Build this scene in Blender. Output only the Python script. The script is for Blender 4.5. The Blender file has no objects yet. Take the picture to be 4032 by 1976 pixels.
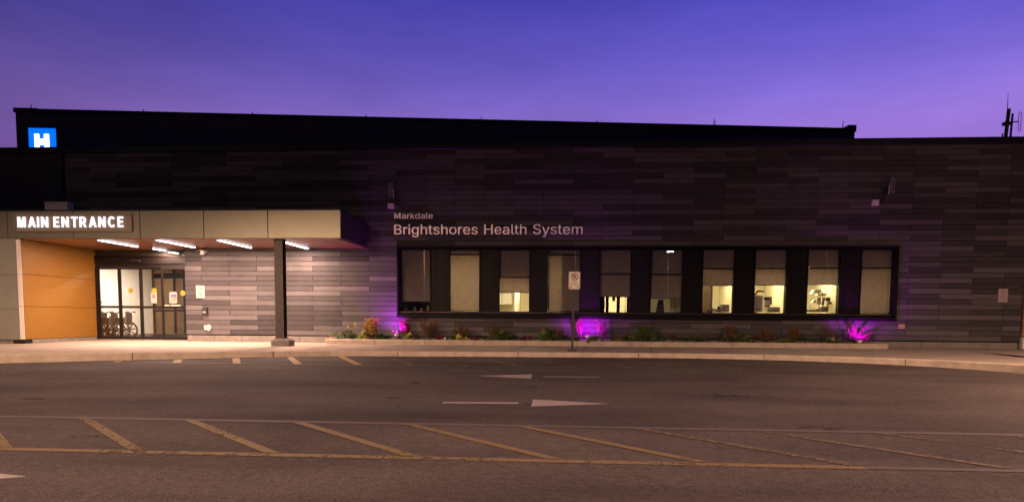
import bpy, math, random
import numpy as np
from mathutils import Vector, Matrix

random.seed(7)
SC = bpy.context.scene
COL = SC.collection

# ------------------------------------------------------------------ camera
CF, CCY = 2700.0, 1458.35
CP = Vector((11.4175, -21.2508, 0.78))
YAW, PIT, ROL = .07003, -.07479, .00725
_c, _s = math.cos(YAW), math.sin(YAW)
_fw, _rt, _up = Vector((-_s, _c, 0)), Vector((_c, _s, 0)), Vector((0, 0, 1))
_F = _fw * math.cos(PIT) + _up * math.sin(PIT)
_U = _up * math.cos(PIT) - _fw * math.sin(PIT)
_R = _rt * math.cos(ROL) + _U * math.sin(ROL)
_V = _U * math.cos(ROL) - _rt * math.sin(ROL)
cam_d = bpy.data.cameras.new('camera')
cam = bpy.data.objects.new('camera', cam_d); COL.objects.link(cam)
m = Matrix((( _R.x, _V.x, -_F.x, CP.x), (_R.y, _V.y, -_F.y, CP.y), (_R.z, _V.z, -_F.z, CP.z), (0, 0, 0, 1)))
cam.matrix_world = m
cam_d.sensor_width = 36; cam_d.sensor_fit = 'HORIZONTAL'
cam_d.lens = 36 * CF / 4032
cam_d.shift_y = (CCY - 988) / 4032
cam_d.clip_end = 2000
SC.camera = cam

# ------------------------------------------------------------------ world: dusk sky
W = bpy.data.worlds.new('World'); SC.world = W; W.use_nodes = True
nt = W.node_tree; nt.nodes.clear()
def N(t, **k):
    n = nt.nodes.new(t)
    for a, b in k.items(): setattr(n, a, b)
    return n
wo = N('ShaderNodeOutputWorld'); bg = N('ShaderNodeBackground'); tc = N('ShaderNodeTexCoord')
sep = N('ShaderNodeSeparateXYZ'); nt.links.new(tc.outputs['Generated'], sep.inputs[0])
ramp = N('ShaderNodeValToRGB')          # by height above the horizon (z of the view direction)
els = ramp.color_ramp.elements
def lin(r, g, b):
    f = lambda v: (v / 255 / 12.92) if v <= 10 else ((v / 255 + .055) / 1.055) ** 2.4
    return (f(r), f(g), f(b), 1)
els[0].position = 0.0; els[0].color = lin(128, 92, 168)
els[1].position = 1.0; els[1].color = lin(22, 22, 80)
for p, c in ((.20, lin(150, 112, 204)), (.25, lin(146, 114, 208)), (.29, lin(128, 106, 208)), (.34, lin(105, 91, 200)), (.41, lin(77, 72, 186)), (.60, lin(50, 50, 140))):
    e = els.new(p); e.color = c
nt.links.new(sep.outputs['Z'], ramp.inputs[0])
# brighter towards the afterglow behind the building on the right, dark behind the viewer
dot = N('ShaderNodeVectorMath', operation='DOT_PRODUCT'); nt.links.new(tc.outputs['Generated'], dot.inputs[0])
dot.inputs[1].default_value = Vector((.42, .90, .05)).normalized()
mr = N('ShaderNodeMapRange'); nt.links.new(dot.outputs['Value'], mr.inputs[0])
mr.inputs[1].default_value = -0.05; mr.inputs[2].default_value = 1.0; mr.inputs[3].default_value = .06; mr.inputs[4].default_value = 1.10
ns = N('ShaderNodeTexNoise'); ns.inputs['Scale'].default_value = 2.6; ns.inputs['Detail'].default_value = 6; ns.inputs['Roughness'].default_value = .62
nm = N('ShaderNodeMapping'); nm.inputs['Scale'].default_value = (1, 1, 4)
nt.links.new(tc.outputs['Generated'], nm.inputs[0]); nt.links.new(nm.outputs[0], ns.inputs[0])
nr = N('ShaderNodeMapRange'); nt.links.new(ns.outputs['Fac'], nr.inputs[0]); nr.inputs[1].default_value = .3; nr.inputs[2].default_value = .7; nr.inputs[3].default_value = .86; nr.inputs[4].default_value = 1.12
mul = N('ShaderNodeMath', operation='MULTIPLY'); nt.links.new(mr.outputs[0], mul.inputs[0]); nt.links.new(nr.outputs[0], mul.inputs[1])
nt.links.new(ramp.outputs[0], bg.inputs[0]); nt.links.new(mul.outputs[0], bg.inputs[1]); nt.links.new(bg.outputs[0], wo.inputs[0])

SC.view_settings.view_transform = 'Standard'; SC.view_settings.look = 'None'
SC.view_settings.exposure = 0; SC.view_settings.gamma = 1
SC.cycles.use_denoising = True
SC.cycles.max_bounces = 8; SC.cycles.transparent_max_bounces = 12
SC.cycles.sample_clamp_indirect = 4; SC.cycles.caustics_reflective = False; SC.cycles.caustics_refractive = False

# ------------------------------------------------------------------ picture point -> place at a real depth
def ray(px, py):
    return CP, _F + _R * ((px - 2016) / CF) - _V * ((py - CCY) / CF)
def onY(px, py, y=0.0):
    o, d = ray(px, py); return o + d * ((y - o.y) / d.y)
def onZ(px, py, z):
    o, d = ray(px, py); return o + d * ((z - o.z) / d.z)

# ------------------------------------------------------------------ materials
MATS = {}
def mat(name, col, rough=.7, metal=0.0, noise=None, nscale=8.0, bump=0.0, bscale=60.0, emit=None, estr=1.0, spec=.5, stretch=None, attr=None):
    if name in MATS: return MATS[name]
    M = bpy.data.materials.new(name); M.use_nodes = True
    t = M.node_tree; b = t.nodes['Principled BSDF']
    b.inputs['Base Color'].default_value = (*col, 1); b.inputs['Roughness'].default_value = rough; b.inputs['Metallic'].default_value = metal
    b.inputs['Specular IOR Level'].default_value = spec
    tcn = t.nodes.new('ShaderNodeTexCoord'); src = tcn.outputs['Object']
    if stretch:
        mp = t.nodes.new('ShaderNodeMapping'); mp.inputs['Scale'].default_value = stretch; t.links.new(src, mp.inputs[0]); src = mp.outputs[0]
    if noise:
        n = t.nodes.new('ShaderNodeTexNoise'); n.inputs['Scale'].default_value = nscale; n.inputs['Detail'].default_value = 6
        t.links.new(src, n.inputs[0])
        r = t.nodes.new('ShaderNodeMapRange'); t.links.new(n.outputs['Fac'], r.inputs[0])
        r.inputs[1].default_value = .3; r.inputs[2].default_value = .7; r.inputs[3].default_value = 1 - noise; r.inputs[4].default_value = 1 + noise
        mx = t.nodes.new('ShaderNodeVectorMath'); mx.operation = 'SCALE'; mx.inputs[0].default_value = col
        t.links.new(r.outputs[0], mx.inputs['Scale']); out = mx.outputs[0]
        if attr:
            at = t.nodes.new('ShaderNodeAttribute'); at.attribute_name = attr; t.links.new(at.outputs['Color'], mx.inputs[0])
        t.links.new(out, b.inputs['Base Color'])
    elif attr:
        at = t.nodes.new('ShaderNodeAttribute'); at.attribute_name = attr; t.links.new(at.outputs['Color'], b.inputs['Base Color'])
    if bump:
        n2 = t.nodes.new('ShaderNodeTexNoise'); n2.inputs['Scale'].default_value = bscale; n2.inputs['Detail'].default_value = 4; t.links.new(src, n2.inputs[0])
        bp = t.nodes.new('ShaderNodeBump'); bp.inputs['Strength'].default_value = bump; bp.inputs['Distance'].default_value = .02
        t.links.new(n2.outputs['Fac'], bp.inputs['Height']); t.links.new(bp.outputs[0], b.inputs['Normal'])
    if emit:
        b.inputs['Emission Color'].default_value = (*emit, 1); b.inputs['Emission Strength'].default_value = estr
    MATS[name] = M
    return M

def glass_mat(name, tint=(1, 1, 1), refl=1.0, dirt=.0):
    M = bpy.data.materials.new(name); M.use_nodes = True; t = M.node_tree; t.nodes.clear()
    o = t.nodes.new('ShaderNodeOutputMaterial'); tr = t.nodes.new('ShaderNodeBsdfTransparent'); gl = t.nodes.new('ShaderNodeBsdfGlossy')
    tr.inputs[0].default_value = (*tint, 1); gl.inputs['Roughness'].default_value = .01; gl.inputs[0].default_value = (refl, refl, refl, 1)
    fr = t.nodes.new('ShaderNodeFresnel'); fr.inputs[0].default_value = 1.6
    mx = t.nodes.new('ShaderNodeMixShader'); t.links.new(fr.outputs[0], mx.inputs[0]); t.links.new(tr.outputs[0], mx.inputs[1]); t.links.new(gl.outputs[0], mx.inputs[2])
    t.links.new(mx.outputs[0], o.inputs[0])
    return M
def blind_mat(name, col, trans, see):
    M = bpy.data.materials.new(name); M.use_nodes = True; t = M.node_tree; t.nodes.clear()
    o = t.nodes.new('ShaderNodeOutputMaterial'); d = t.nodes.new('ShaderNodeBsdfDiffuse'); tl = t.nodes.new('ShaderNodeBsdfTranslucent'); tp = t.nodes.new('ShaderNodeBsdfTransparent')
    tcn = t.nodes.new('ShaderNodeTexCoord'); n = t.nodes.new('ShaderNodeTexNoise'); n.inputs['Scale'].default_value = 9; n.inputs['Detail'].default_value = 8
    mp = t.nodes.new('ShaderNodeMapping'); mp.inputs['Scale'].default_value = (1.6, 1, .8); t.links.new(tcn.outputs['Object'], mp.inputs[0]); t.links.new(mp.outputs[0], n.inputs[0])
    r = t.nodes.new('ShaderNodeMapRange'); t.links.new(n.outputs['Fac'], r.inputs[0]); r.inputs[3].default_value = .75; r.inputs[4].default_value = 1.25
    v = t.nodes.new('ShaderNodeVectorMath'); v.operation = 'SCALE'; v.inputs[0].default_value = col; t.links.new(r.outputs[0], v.inputs['Scale'])
    t.links.new(v.outputs[0], d.inputs[0]); t.links.new(v.outputs[0], tl.inputs[0])
    m1 = t.nodes.new('ShaderNodeMixShader'); m1.inputs[0].default_value = trans; t.links.new(d.outputs[0], m1.inputs[1]); t.links.new(tl.outputs[0], m1.inputs[2])
    m2 = t.nodes.new('ShaderNodeMixShader'); m2.inputs[0].default_value = see; t.links.new(m1.outputs[0], m2.inputs[1]); t.links.new(tp.outputs[0], m2.inputs[2])
    t.links.new(m2.outputs[0], o.inputs[0]); return M
def leaf_mat(name):
    M = bpy.data.materials.new(name); M.use_nodes = True; t = M.node_tree; t.nodes.clear()
    o = t.nodes.new('ShaderNodeOutputMaterial'); d = t.nodes.new('ShaderNodeBsdfDiffuse'); tl = t.nodes.new('ShaderNodeBsdfTranslucent')
    at = t.nodes.new('ShaderNodeAttribute'); at.attribute_name = 'tone'
    t.links.new(at.outputs['Color'], d.inputs[0]); t.links.new(at.outputs['Color'], tl.inputs[0])
    mx = t.nodes.new('ShaderNodeMixShader'); mx.inputs[0].default_value = .3; t.links.new(d.outputs[0], mx.inputs[1]); t.links.new(tl.outputs[0], mx.inputs[2])
    t.links.new(mx.outputs[0], o.inputs[0]); return M

BOARD = mat('fibre_cement_board', (.2, .19, .18), rough=.75, noise=.10, nscale=3.0, bump=.25, bscale=90, attr='tone')
MEMBR = mat('dark_membrane', (.005, .005, .005), rough=.9)
DARKPANEL = mat('dark_metal_panel', (.012, .013, .018), rough=.5, noise=.15, nscale=1.2)
COPING = mat('dark_coping_metal', (.014, .013, .013), rough=.42, metal=.3)
ROOFM = mat('roof_membrane', (.05, .05, .05), rough=.95, noise=.2)
BLACKAL = mat('black_window_metal', (.004, .004, .004), rough=.5, noise=.1, nscale=5, spec=.12)
BRONZE = mat('dark_door_metal', (.018, .015, .015), rough=.35, metal=.3)
SPAND = mat('spandrel_panel', (.006, .006, .005), rough=.4, spec=.12, noise=.2, nscale=2)
CHAMP = mat('champagne_metal_panel', (.285, .295, .225), rough=.38, metal=.85, noise=.05, nscale=1.5)
GREYP = mat('grey_metal_panel', (.23, .25, .215), rough=.45, metal=.3, noise=.06, nscale=1.5)
WHITEP = mat('white_painted_metal', (.72, .70, .66), rough=.45, noise=.05)
CONC = mat('concrete_kerb', (.46, .41, .32), rough=.9, noise=.16, nscale=5, bump=.3, bscale=50)
STONE = mat('base_stone', (.20, .19, .17), rough=.85, noise=.18, nscale=4, bump=.3, bscale=30)
CREAM = mat('cream_wall_paint', (.72, .66, .50), rough=.8, noise=.04, nscale=2)
ROOMFL = mat('room_floor', (.30, .27, .22), rough=.5, noise=.1)
CEIL = mat('ceiling_tile', (.70, .68, .60), rough=.9, noise=.04)
STEELP = mat('steel_column_paint', (.05, .045, .04), rough=.4, metal=.4, noise=.15, nscale=6)
SOIL = mat('garden_soil', (.035, .026, .018), rough=1, noise=.5, nscale=14, bump=1.0, bscale=30)
RUBBER = mat('black_rubber', (.02, .02, .02), rough=.7)
CHROME = mat('chrome_tube', (.55, .53, .5), rough=.25, metal=.9)
VINYL = mat('dark_vinyl', (.03, .022, .026), rough=.7, spec=.2)
WHITEPL = mat('white_plastic', (.75, .73, .68), rough=.4)
GREYPL = mat('grey_plastic', (.25, .24, .22), rough=.5)
DARKPL = mat('dark_plastic', (.03, .03, .03), rough=.4)
PAPER = mat('paper', (.38, .36, .34), rough=.8)
YELLOW = mat('yellow_vinyl', (.34, .31, .03), rough=.5)
INK = mat('black_ink', (.015, .012, .012), rough=.6)
REDINK = mat('red_ink', (.22, .012, .03), rough=.6)
PINKINK = mat('faded_red_ink', (.36, .13, .10), rough=.6)
BLUEINK = mat('blue_ink', (.10, .13, .32), rough=.6)
ORINK = mat('orange_ink', (.6, .25, .03), rough=.6)
SIGNW = mat('sign_sheeting', (.95, .93, .72), rough=.5)
ALU = mat('brushed_aluminium', (.55, .53, .50), rough=.45, metal=.6)
GALV = mat('galvanised_steel', (.35, .33, .32), rough=.4, metal=.7)
LETTER = mat('cut_metal_letter', (.92, .88, .85), rough=.42, metal=.8)
LED = mat('led_diffuser', (.9, .9, .9), emit=(1, .93, .95), estr=9)
SIGNLED = mat('lit_letter_acrylic', (.9, .9, .9), emit=(.93, .90, 1), estr=1.1)
HBLUE = mat('lit_blue_acrylic', (.02, .1, .6), emit=(.0, .16, 1.0), estr=1.15)
HWHITE = mat('lit_white_acrylic', (.9, .9, .9), emit=(1, 1, 1), estr=3.5)
ROOMLED = mat('room_light_diffuser', (.9, .9, .9), emit=(1, .85, .55), estr=4)
LOTLED = mat('street_lamp_lens', (.9, .9, .9), emit=(1, .93, .85), estr=140)
WGLASS = glass_mat('window_glass', (.93, .95, .93))
DGLASS = glass_mat('door_glass', (.95, .95, .93))
TGLASS = glass_mat('tinted_inner_glass', (.50, .42, .36))
BLIND = blind_mat('roller_blind_fabric', (.64, .55, .52), .58, .03)
LEAF = leaf_mat('leaf')

def asphalt():
    M = bpy.data.materials.new('asphalt'); M.use_nodes = True; t = M.node_tree; b = t.nodes['Principled BSDF']
    tcn = t.nodes.new('ShaderNodeTexCoord')
    def noise(s, d, sc=(1, 1, 1)):
        mp = t.nodes.new('ShaderNodeMapping'); mp.inputs['Scale'].default_value = sc; t.links.new(tcn.outputs['Object'], mp.inputs[0])
        n = t.nodes.new('ShaderNodeTexNoise'); n.inputs['Scale'].default_value = s; n.inputs['Detail'].default_value = d; t.links.new(mp.outputs[0], n.inputs[0]); return n.outputs['Fac']
    def rng(x, a, c, lo, hi):
        r = t.nodes.new('ShaderNodeMapRange'); t.links.new(x, r.inputs[0]); r.inputs[1].default_value = a; r.inputs[2].default_value = c; r.inputs[3].default_value = lo; r.inputs[4].default_value = hi; return r.outputs[0]
    def mulm(x, y):
        k = t.nodes.new('ShaderNodeMath'); k.operation = 'MULTIPLY'; t.links.new(x, k.inputs[0]); t.links.new(y, k.inputs[1]); return k.outputs[0]
    a = rng(noise(75, 4), .32, .68, .40, 1.65)          # aggregate
    a2 = rng(noise(14, 6), .35, .65, .82, 1.18)
    c = rng(noise(.4, 6, (1, 1.8, 1)), .32, .68, .68, 1.28)   # large worn patches
    d = rng(noise(1.1, 6, (.25, 1.6, 1)), .52, .72, 1.0, .72)   # tyre-wear bands along the lane
    st = rng(noise(.9, 4, (1, 1.4, 1)), .72, .76, 1.0, .45)   # oil spots
    v = mulm(mulm(mulm(mulm(a, a2), c), d), st)
    s = t.nodes.new('ShaderNodeVectorMath'); s.operation = 'SCALE'; s.inputs[0].default_value = (.063, .055, .051); t.links.new(v, s.inputs['Scale'])
    t.links.new(s.outputs[0], b.inputs['Base Color']); b.inputs['Roughness'].default_value = .85; b.inputs['Specular IOR Level'].default_value = .3
    bp = t.nodes.new('ShaderNodeBump'); bp.inputs['Strength'].default_value = .6; bp.inputs['Distance'].default_value = .012
    t.links.new(noise(70, 4), bp.inputs['Height']); t.links.new(bp.outputs[0], b.inputs['Normal'])
    return M
def paint(name, col, thr):
    """worn road paint: the holes in it show the asphalt below"""
    M = bpy.data.materials.new(name); M.use_nodes = True; t = M.node_tree; b = t.nodes['Principled BSDF']; o = t.nodes['Material Output']
    tcn = t.nodes.new('ShaderNodeTexCoord'); n = t.nodes.new('ShaderNodeTexNoise'); n.inputs['Scale'].default_value = 16; n.inputs['Detail'].default_value = 8; n.inputs['Roughness'].default_value = .75
    t.links.new(tcn.outputs['Object'], n.inputs[0])
    big = t.nodes.new('ShaderNodeTexNoise'); big.inputs['Scale'].default_value = .8; t.links.new(tcn.outputs['Object'], big.inputs[0])
    ad = t.nodes.new('ShaderNodeMath'); ad.operation = 'MULTIPLY_ADD'; t.links.new(big.outputs['Fac'], ad.inputs[0]); ad.inputs[1].default_value = .45; t.links.new(n.outputs['Fac'], ad.inputs[2])
    r = t.nodes.new('ShaderNodeMapRange'); t.links.new(ad.outputs[0], r.inputs[0]); r.inputs[1].default_value = thr; r.inputs[2].default_value = thr + .12
    r.inputs[3].default_value = 1; r.inputs[4].default_value = .0
    b.inputs['Base Color'].default_value = (*col, 1); b.inputs['Roughness'].default_value = .7
    tp = t.nodes.new('ShaderNodeBsdfTransparent'); mx = t.nodes.new('ShaderNodeMixShader')
    t.links.new(r.outputs[0], mx.inputs[0]); t.links.new(tp.outputs[0], mx.inputs[1]); t.links.new(b.outputs[0], mx.inputs[2]); t.links.new(mx.outputs[0], o.inputs[0])
    return M
def slab_mat():
    M = bpy.data.materials.new('sidewalk_concrete'); M.use_nodes = True; t = M.node_tree; b = t.nodes['Principled BSDF']
    tcn = t.nodes.new('ShaderNodeTexCoord'); n = t.nodes.new('ShaderNodeTexNoise'); n.inputs['Scale'].default_value = 1.3; n.inputs['Detail'].default_value = 9; n.inputs['Roughness'].default_value = .65
    t.links.new(tcn.outputs['Object'], n.inputs[0])
    r = t.nodes.new('ShaderNodeMapRange'); t.links.new(n.outputs['Fac'], r.inputs[0]); r.inputs[1].default_value = .3; r.inputs[2].default_value = .7; r.inputs[3].default_value = .8; r.inputs[4].default_value = 1.15
    s = t.nodes.new('ShaderNodeVectorMath'); s.operation = 'SCALE'; s.inputs[0].default_value = (.30, .26, .215); t.links.new(r.outputs[0], s.inputs['Scale']); t.links.new(s.outputs[0], b.inputs['Base Color'])
    b.inputs['Roughness'].default_value = .88
    n2 = t.nodes.new('ShaderNodeTexNoise'); n2.inputs['Scale'].default_value = 60; t.links.new(tcn.outputs['Object'], n2.inputs[0])
    bp = t.nodes.new('ShaderNodeBump'); bp.inputs['Strength'].default_value = .25; bp.inputs['Distance'].default_value = .01; t.links.new(n2.outputs['Fac'], bp.inputs['Height']); t.links.new(bp.outputs[0], b.inputs['Normal'])
    return M
def wood_mat():
    M = bpy.data.materials.new('wood_veneer_panel'); M.use_nodes = True; t = M.node_tree; b = t.nodes['Principled BSDF']
    tcn = t.nodes.new('ShaderNodeTexCoord'); mp = t.nodes.new('ShaderNodeMapping'); mp.inputs['Scale'].default_value = (1, 1.1, 16); t.links.new(tcn.outputs['Object'], mp.inputs[0])
    n = t.nodes.new('ShaderNodeTexNoise'); n.inputs['Scale'].default_value = 1.6; n.inputs['Detail'].default_value = 8; n.inputs['Distortion'].default_value = .6; t.links.new(mp.outputs[0], n.inputs[0])
    cr = t.nodes.new('ShaderNodeValToRGB'); t.links.new(n.outputs['Fac'], cr.inputs[0]); e = cr.color_ramp.elements
    e[0].position = .33; e[0].color = (.235, .112, .015, 1); e[1].position = .72; e[1].color = (.27, .140, .023, 1)
    t.links.new(cr.outputs[0], b.inputs['Base Color']); b.inputs['Roughness'].default_value = .38
    return M
def brick_mat():
    M = bpy.data.materials.new('brown_brick'); M.use_nodes = True; t = M.node_tree; b = t.nodes['Principled BSDF']
    tcn = t.nodes.new('ShaderNodeTexCoord'); mp = t.nodes.new('ShaderNodeMapping'); mp.inputs['Rotation'].default_value = (math.radians(90), 0, 0); t.links.new(tcn.outputs['Object'], mp.inputs[0])
    br = t.nodes.new('ShaderNodeTexBrick'); t.links.new(mp.outputs[0], br.inputs[0]); br.inputs['Scale'].default_value = 1
    br.inputs['Brick Width'].default_value = .39; br.inputs['Row Height'].default_value = .1; br.inputs['Mortar Size'].default_value = .007
    br.inputs['Color1'].default_value = (.50, .28, .16, 1); br.inputs['Color2'].default_value = (.28, .17, .10, 1); br.inputs['Mortar'].default_value = (.12, .1, .08, 1)
    t.links.new(br.outputs[0], b.inputs['Base Color']); b.inputs['Roughness'].default_value = .9
    return M
ASPH = asphalt(); PYEL = paint('worn_yellow_paint', (.155, .12, .055), .76); PYEL2 = paint('faded_yellow_paint', (.12, .097, .06), .69)
PYEL3 = paint('kerbside_yellow_paint', (.30, .225, .06), .86); PWHT = paint('worn_white_paint', (.30, .27, .27), .86); PFAD = paint('faded_white_paint', (.095, .083, .078), .92)
SLAB = slab_mat(); WOOD = wood_mat(); BRICK = brick_mat()
SOFF = mat('wood_soffit', (.25, .11, .05), rough=.33, noise=.18, nscale=1.3, stretch=(5, 1, 1))

# ------------------------------------------------------------------ mesh building
ORI = {}
class MB:
    def __init__(self): self.v = []; self.f = []; self.c = []; self.col = None; self.sm = []
    def add(self, vs, fs, M=None, smooth=False):
        o = len(self.v)
        for v in vs:
            v = Vector(v)
            if M is not None: v = M @ v
            self.v.append(v); self.c.append(self.col)
        for f in fs: self.f.append([i + o for i in f]); self.sm.append(smooth)
        return self
    def box(self, x0, x1, y0, y1, z0, z1, M=None):
        return self.add([(x0, y0, z0), (x1, y0, z0), (x1, y1, z0), (x0, y1, z0), (x0, y0, z1), (x1, y0, z1), (x1, y1, z1), (x0, y1, z1)],
                        [(0, 3, 2, 1), (4, 5, 6, 7), (0, 1, 5, 4), (1, 2, 6, 5), (2, 3, 7, 6), (3, 0, 4, 7)], M)
    def bbox(self, x0, x1, y0, y1, z0, z1, b=.01, M=None):
        """box with chamfered vertical edges and top rim"""
        P = [(x0 + b, y0), (x1 - b, y0), (x1, y0 + b), (x1, y1 - b), (x1 - b, y1), (x0 + b, y1), (x0, y1 - b), (x0, y0 + b)]
        cx, cy = (x0 + x1) / 2, (y0 + y1) / 2
        def sh(p, k): return (p[0] - math.copysign(k, p[0] - cx), p[1] - math.copysign(k, p[1] - cy))
        vs = [(p[0], p[1], z0 + b) for p in P] + [(p[0], p[1], z1 - b) for p in P] + [(*sh(p, b), z1) for p in P] + [(*sh(p, b), z0) for p in P]
        fs = [[i, (i + 1) % 8, 8 + (i + 1) % 8, 8 + i] for i in range(8)] + [[8 + i, 8 + (i + 1) % 8, 16 + (i + 1) % 8, 16 + i] for i in range(8)]
        fs += [[24 + i, 24 + (i + 1) % 8, (i + 1) % 8, i] for i in range(8)] + [list(range(16, 24)), list(range(31, 23, -1))]
        return self.add(vs, fs, M)
    def tube(self, pts, r, seg=8, closed=False, cap=True):
        pts = [Vector(p) for p in pts]; n = len(pts); o = len(self.v); rs = r if isinstance(r, (list, tuple)) else [r] * n
        prev = None
        for i, p in enumerate(pts):
            if closed: d = pts[(i + 1) % n] - pts[i - 1]
            else: d = pts[min(i + 1, n - 1)] - pts[max(i - 1, 0)]
            d.normalize()
            if prev is None: a = d.orthogonal().normalized()
            else:
                a = prev - d * prev.dot(d); a = a.normalized() if a.length > 1e-6 else d.orthogonal().normalized()
            prev = a; b = d.cross(a)
            for k in range(seg):
                t = 2 * math.pi * k / seg; self.v.append(p + (a * math.cos(t) + b * math.sin(t)) * rs[i]); self.c.append(self.col)
        for i in range(n if closed else n - 1):
            j = (i + 1) % n
            for k in range(seg):
                k2 = (k + 1) % seg; self.f.append([o + i * seg + k, o + i * seg + k2, o + j * seg + k2, o + j * seg + k]); self.sm.append(True)
        if cap and not closed:
            self.f.append([o + k for k in range(seg)][::-1]); self.sm.append(False)
            self.f.append([o + (n - 1) * seg + k for k in range(seg)]); self.sm.append(False)
        return self
    def cyl(self, a, b, r, r2=None, seg=16): return self.tube([a, b], [r, r if r2 is None else r2], seg)
    def lathe(self, c, prof, seg=20, M=None):
        o = [] ; fs = []
        for (r, z) in prof:
            for k in range(seg):
                t = 2 * math.pi * k / seg; o.append((c[0] + r * math.cos(t), c[1] + r * math.sin(t), c[2] + z))
        for i in range(len(prof) - 1):
            for k in range(seg):
                k2 = (k + 1) % seg; fs.append([i * seg + k, i * seg + k2, (i + 1) * seg + k2, (i + 1) * seg + k])
        fs.append([k for k in range(seg)][::-1]); fs.append([(len(prof) - 1) * seg + k for k in range(seg)])
        return self.add(o, fs, M, True)
    def prism(self, poly, z0, z1, M=None):
        n = len(poly)
        return self.add([(x, y, z0) for x, y in poly] + [(x, y, z1) for x, y in poly],
                        [list(range(n))[::-1], list(range(n, 2 * n))] + [[i, (i + 1) % n, n + (i + 1) % n, n + i] for i in range(n)], M)
    def xz(self, poly, y0, y1):
        """outline in the x-z plane given depth from y0 (front) to y1"""
        n = len(poly)
        return self.add([(x, y0, z) for x, z in poly] + [(x, y1, z) for x, z in poly],
                        [list(range(n)), list(range(n, 2 * n))[::-1]] + [[i, n + i, n + (i + 1) % n, (i + 1) % n] for i in range(n)])
    def disc(self, c, r, y0, y1, seg=24, rin=0):
        cx, cz = c
        if rin == 0: return self.xz([(cx + r * math.cos(2 * math.pi * k / seg), cz + r * math.sin(2 * math.pi * k / seg)) for k in range(seg)], y0, y1)
        vs = []; fs = []
        for k in range(seg):
            t = 2 * math.pi * k / seg; c_, s_ = math.cos(t), math.sin(t)
            vs += [(cx + r * c_, y0, cz + r * s_), (cx + rin * c_, y0, cz + rin * s_), (cx + r * c_, y1, cz + r * s_), (cx + rin * c_, y1, cz + rin * s_)]
        for k in range(seg):
            a = 4 * k; b = 4 * ((k + 1) % seg); fs += [[a, b, b + 1, a + 1], [a, a + 2, b + 2, b], [a + 1, b + 1, b + 3, a + 3]]
        return self.add(vs, fs)
    def build(self, name, material, parent=None, loc=None):
        me = bpy.data.meshes.new(name)
        org = ORI[parent.name] if parent is not None else (Vector(loc) if loc is not None else Vector((0, 0, 0)))
        me.from_pydata([tuple(v - org) for v in self.v], [], self.f); me.update()
        me.polygons.foreach_set('use_smooth', self.sm)
        if any(c is not None for c in self.c):
            at = me.attributes.new('tone', 'FLOAT_COLOR', 'POINT')
            at.data.foreach_set('color', [x for c in self.c for x in ((*c, 1) if c is not None else (.1, .1, .1, 1))])
        me.materials.append(material)
        o = bpy.data.objects.new(name, me); COL.objects.link(o)
        if parent is not None: o.parent = parent
        else: o.location = org
        ORI[o.name] = org
        return o
def tag(o, label=None, cat=None, group=None, kind=None):
    if label: o['label'] = label
    if cat: o['category'] = cat
    if group: o['group'] = group
    if kind: o['kind'] = kind
    return o
def thing(name, loc, label, cat, group=None):
    o = bpy.data.objects.new(name, None); COL.objects.link(o); o.location = loc; o.empty_display_size = .2
    ORI[o.name] = Vector(loc); return tag(o, label, cat, group)
def kids(o): return [c for c in COL.objects if c.parent == o]
def copy_tree(o, parent=None):
    c = o.copy(); COL.objects.link(c); c.parent = parent
    ORI[c.name] = ORI[o.name]
    for ch in kids(o): copy_tree(ch, c)
    return c
def light(kind, name, loc, energy, col, parent=None, aim=None, **k):
    d = bpy.data.lights.new(name, kind); d.energy = energy; d.color = col
    for a, b in k.items(): setattr(d, a, b)
    o = bpy.data.objects.new(name, d); COL.objects.link(o)
    loc = Vector(loc); org = ORI[parent.name] if parent is not None else Vector((0, 0, 0)); o.location = loc - org
    if aim is not None: o.rotation_euler = (Vector(aim) - loc).to_track_quat('-Z', 'Y').to_euler()
    if parent is not None: o.parent = parent
    return o
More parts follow.
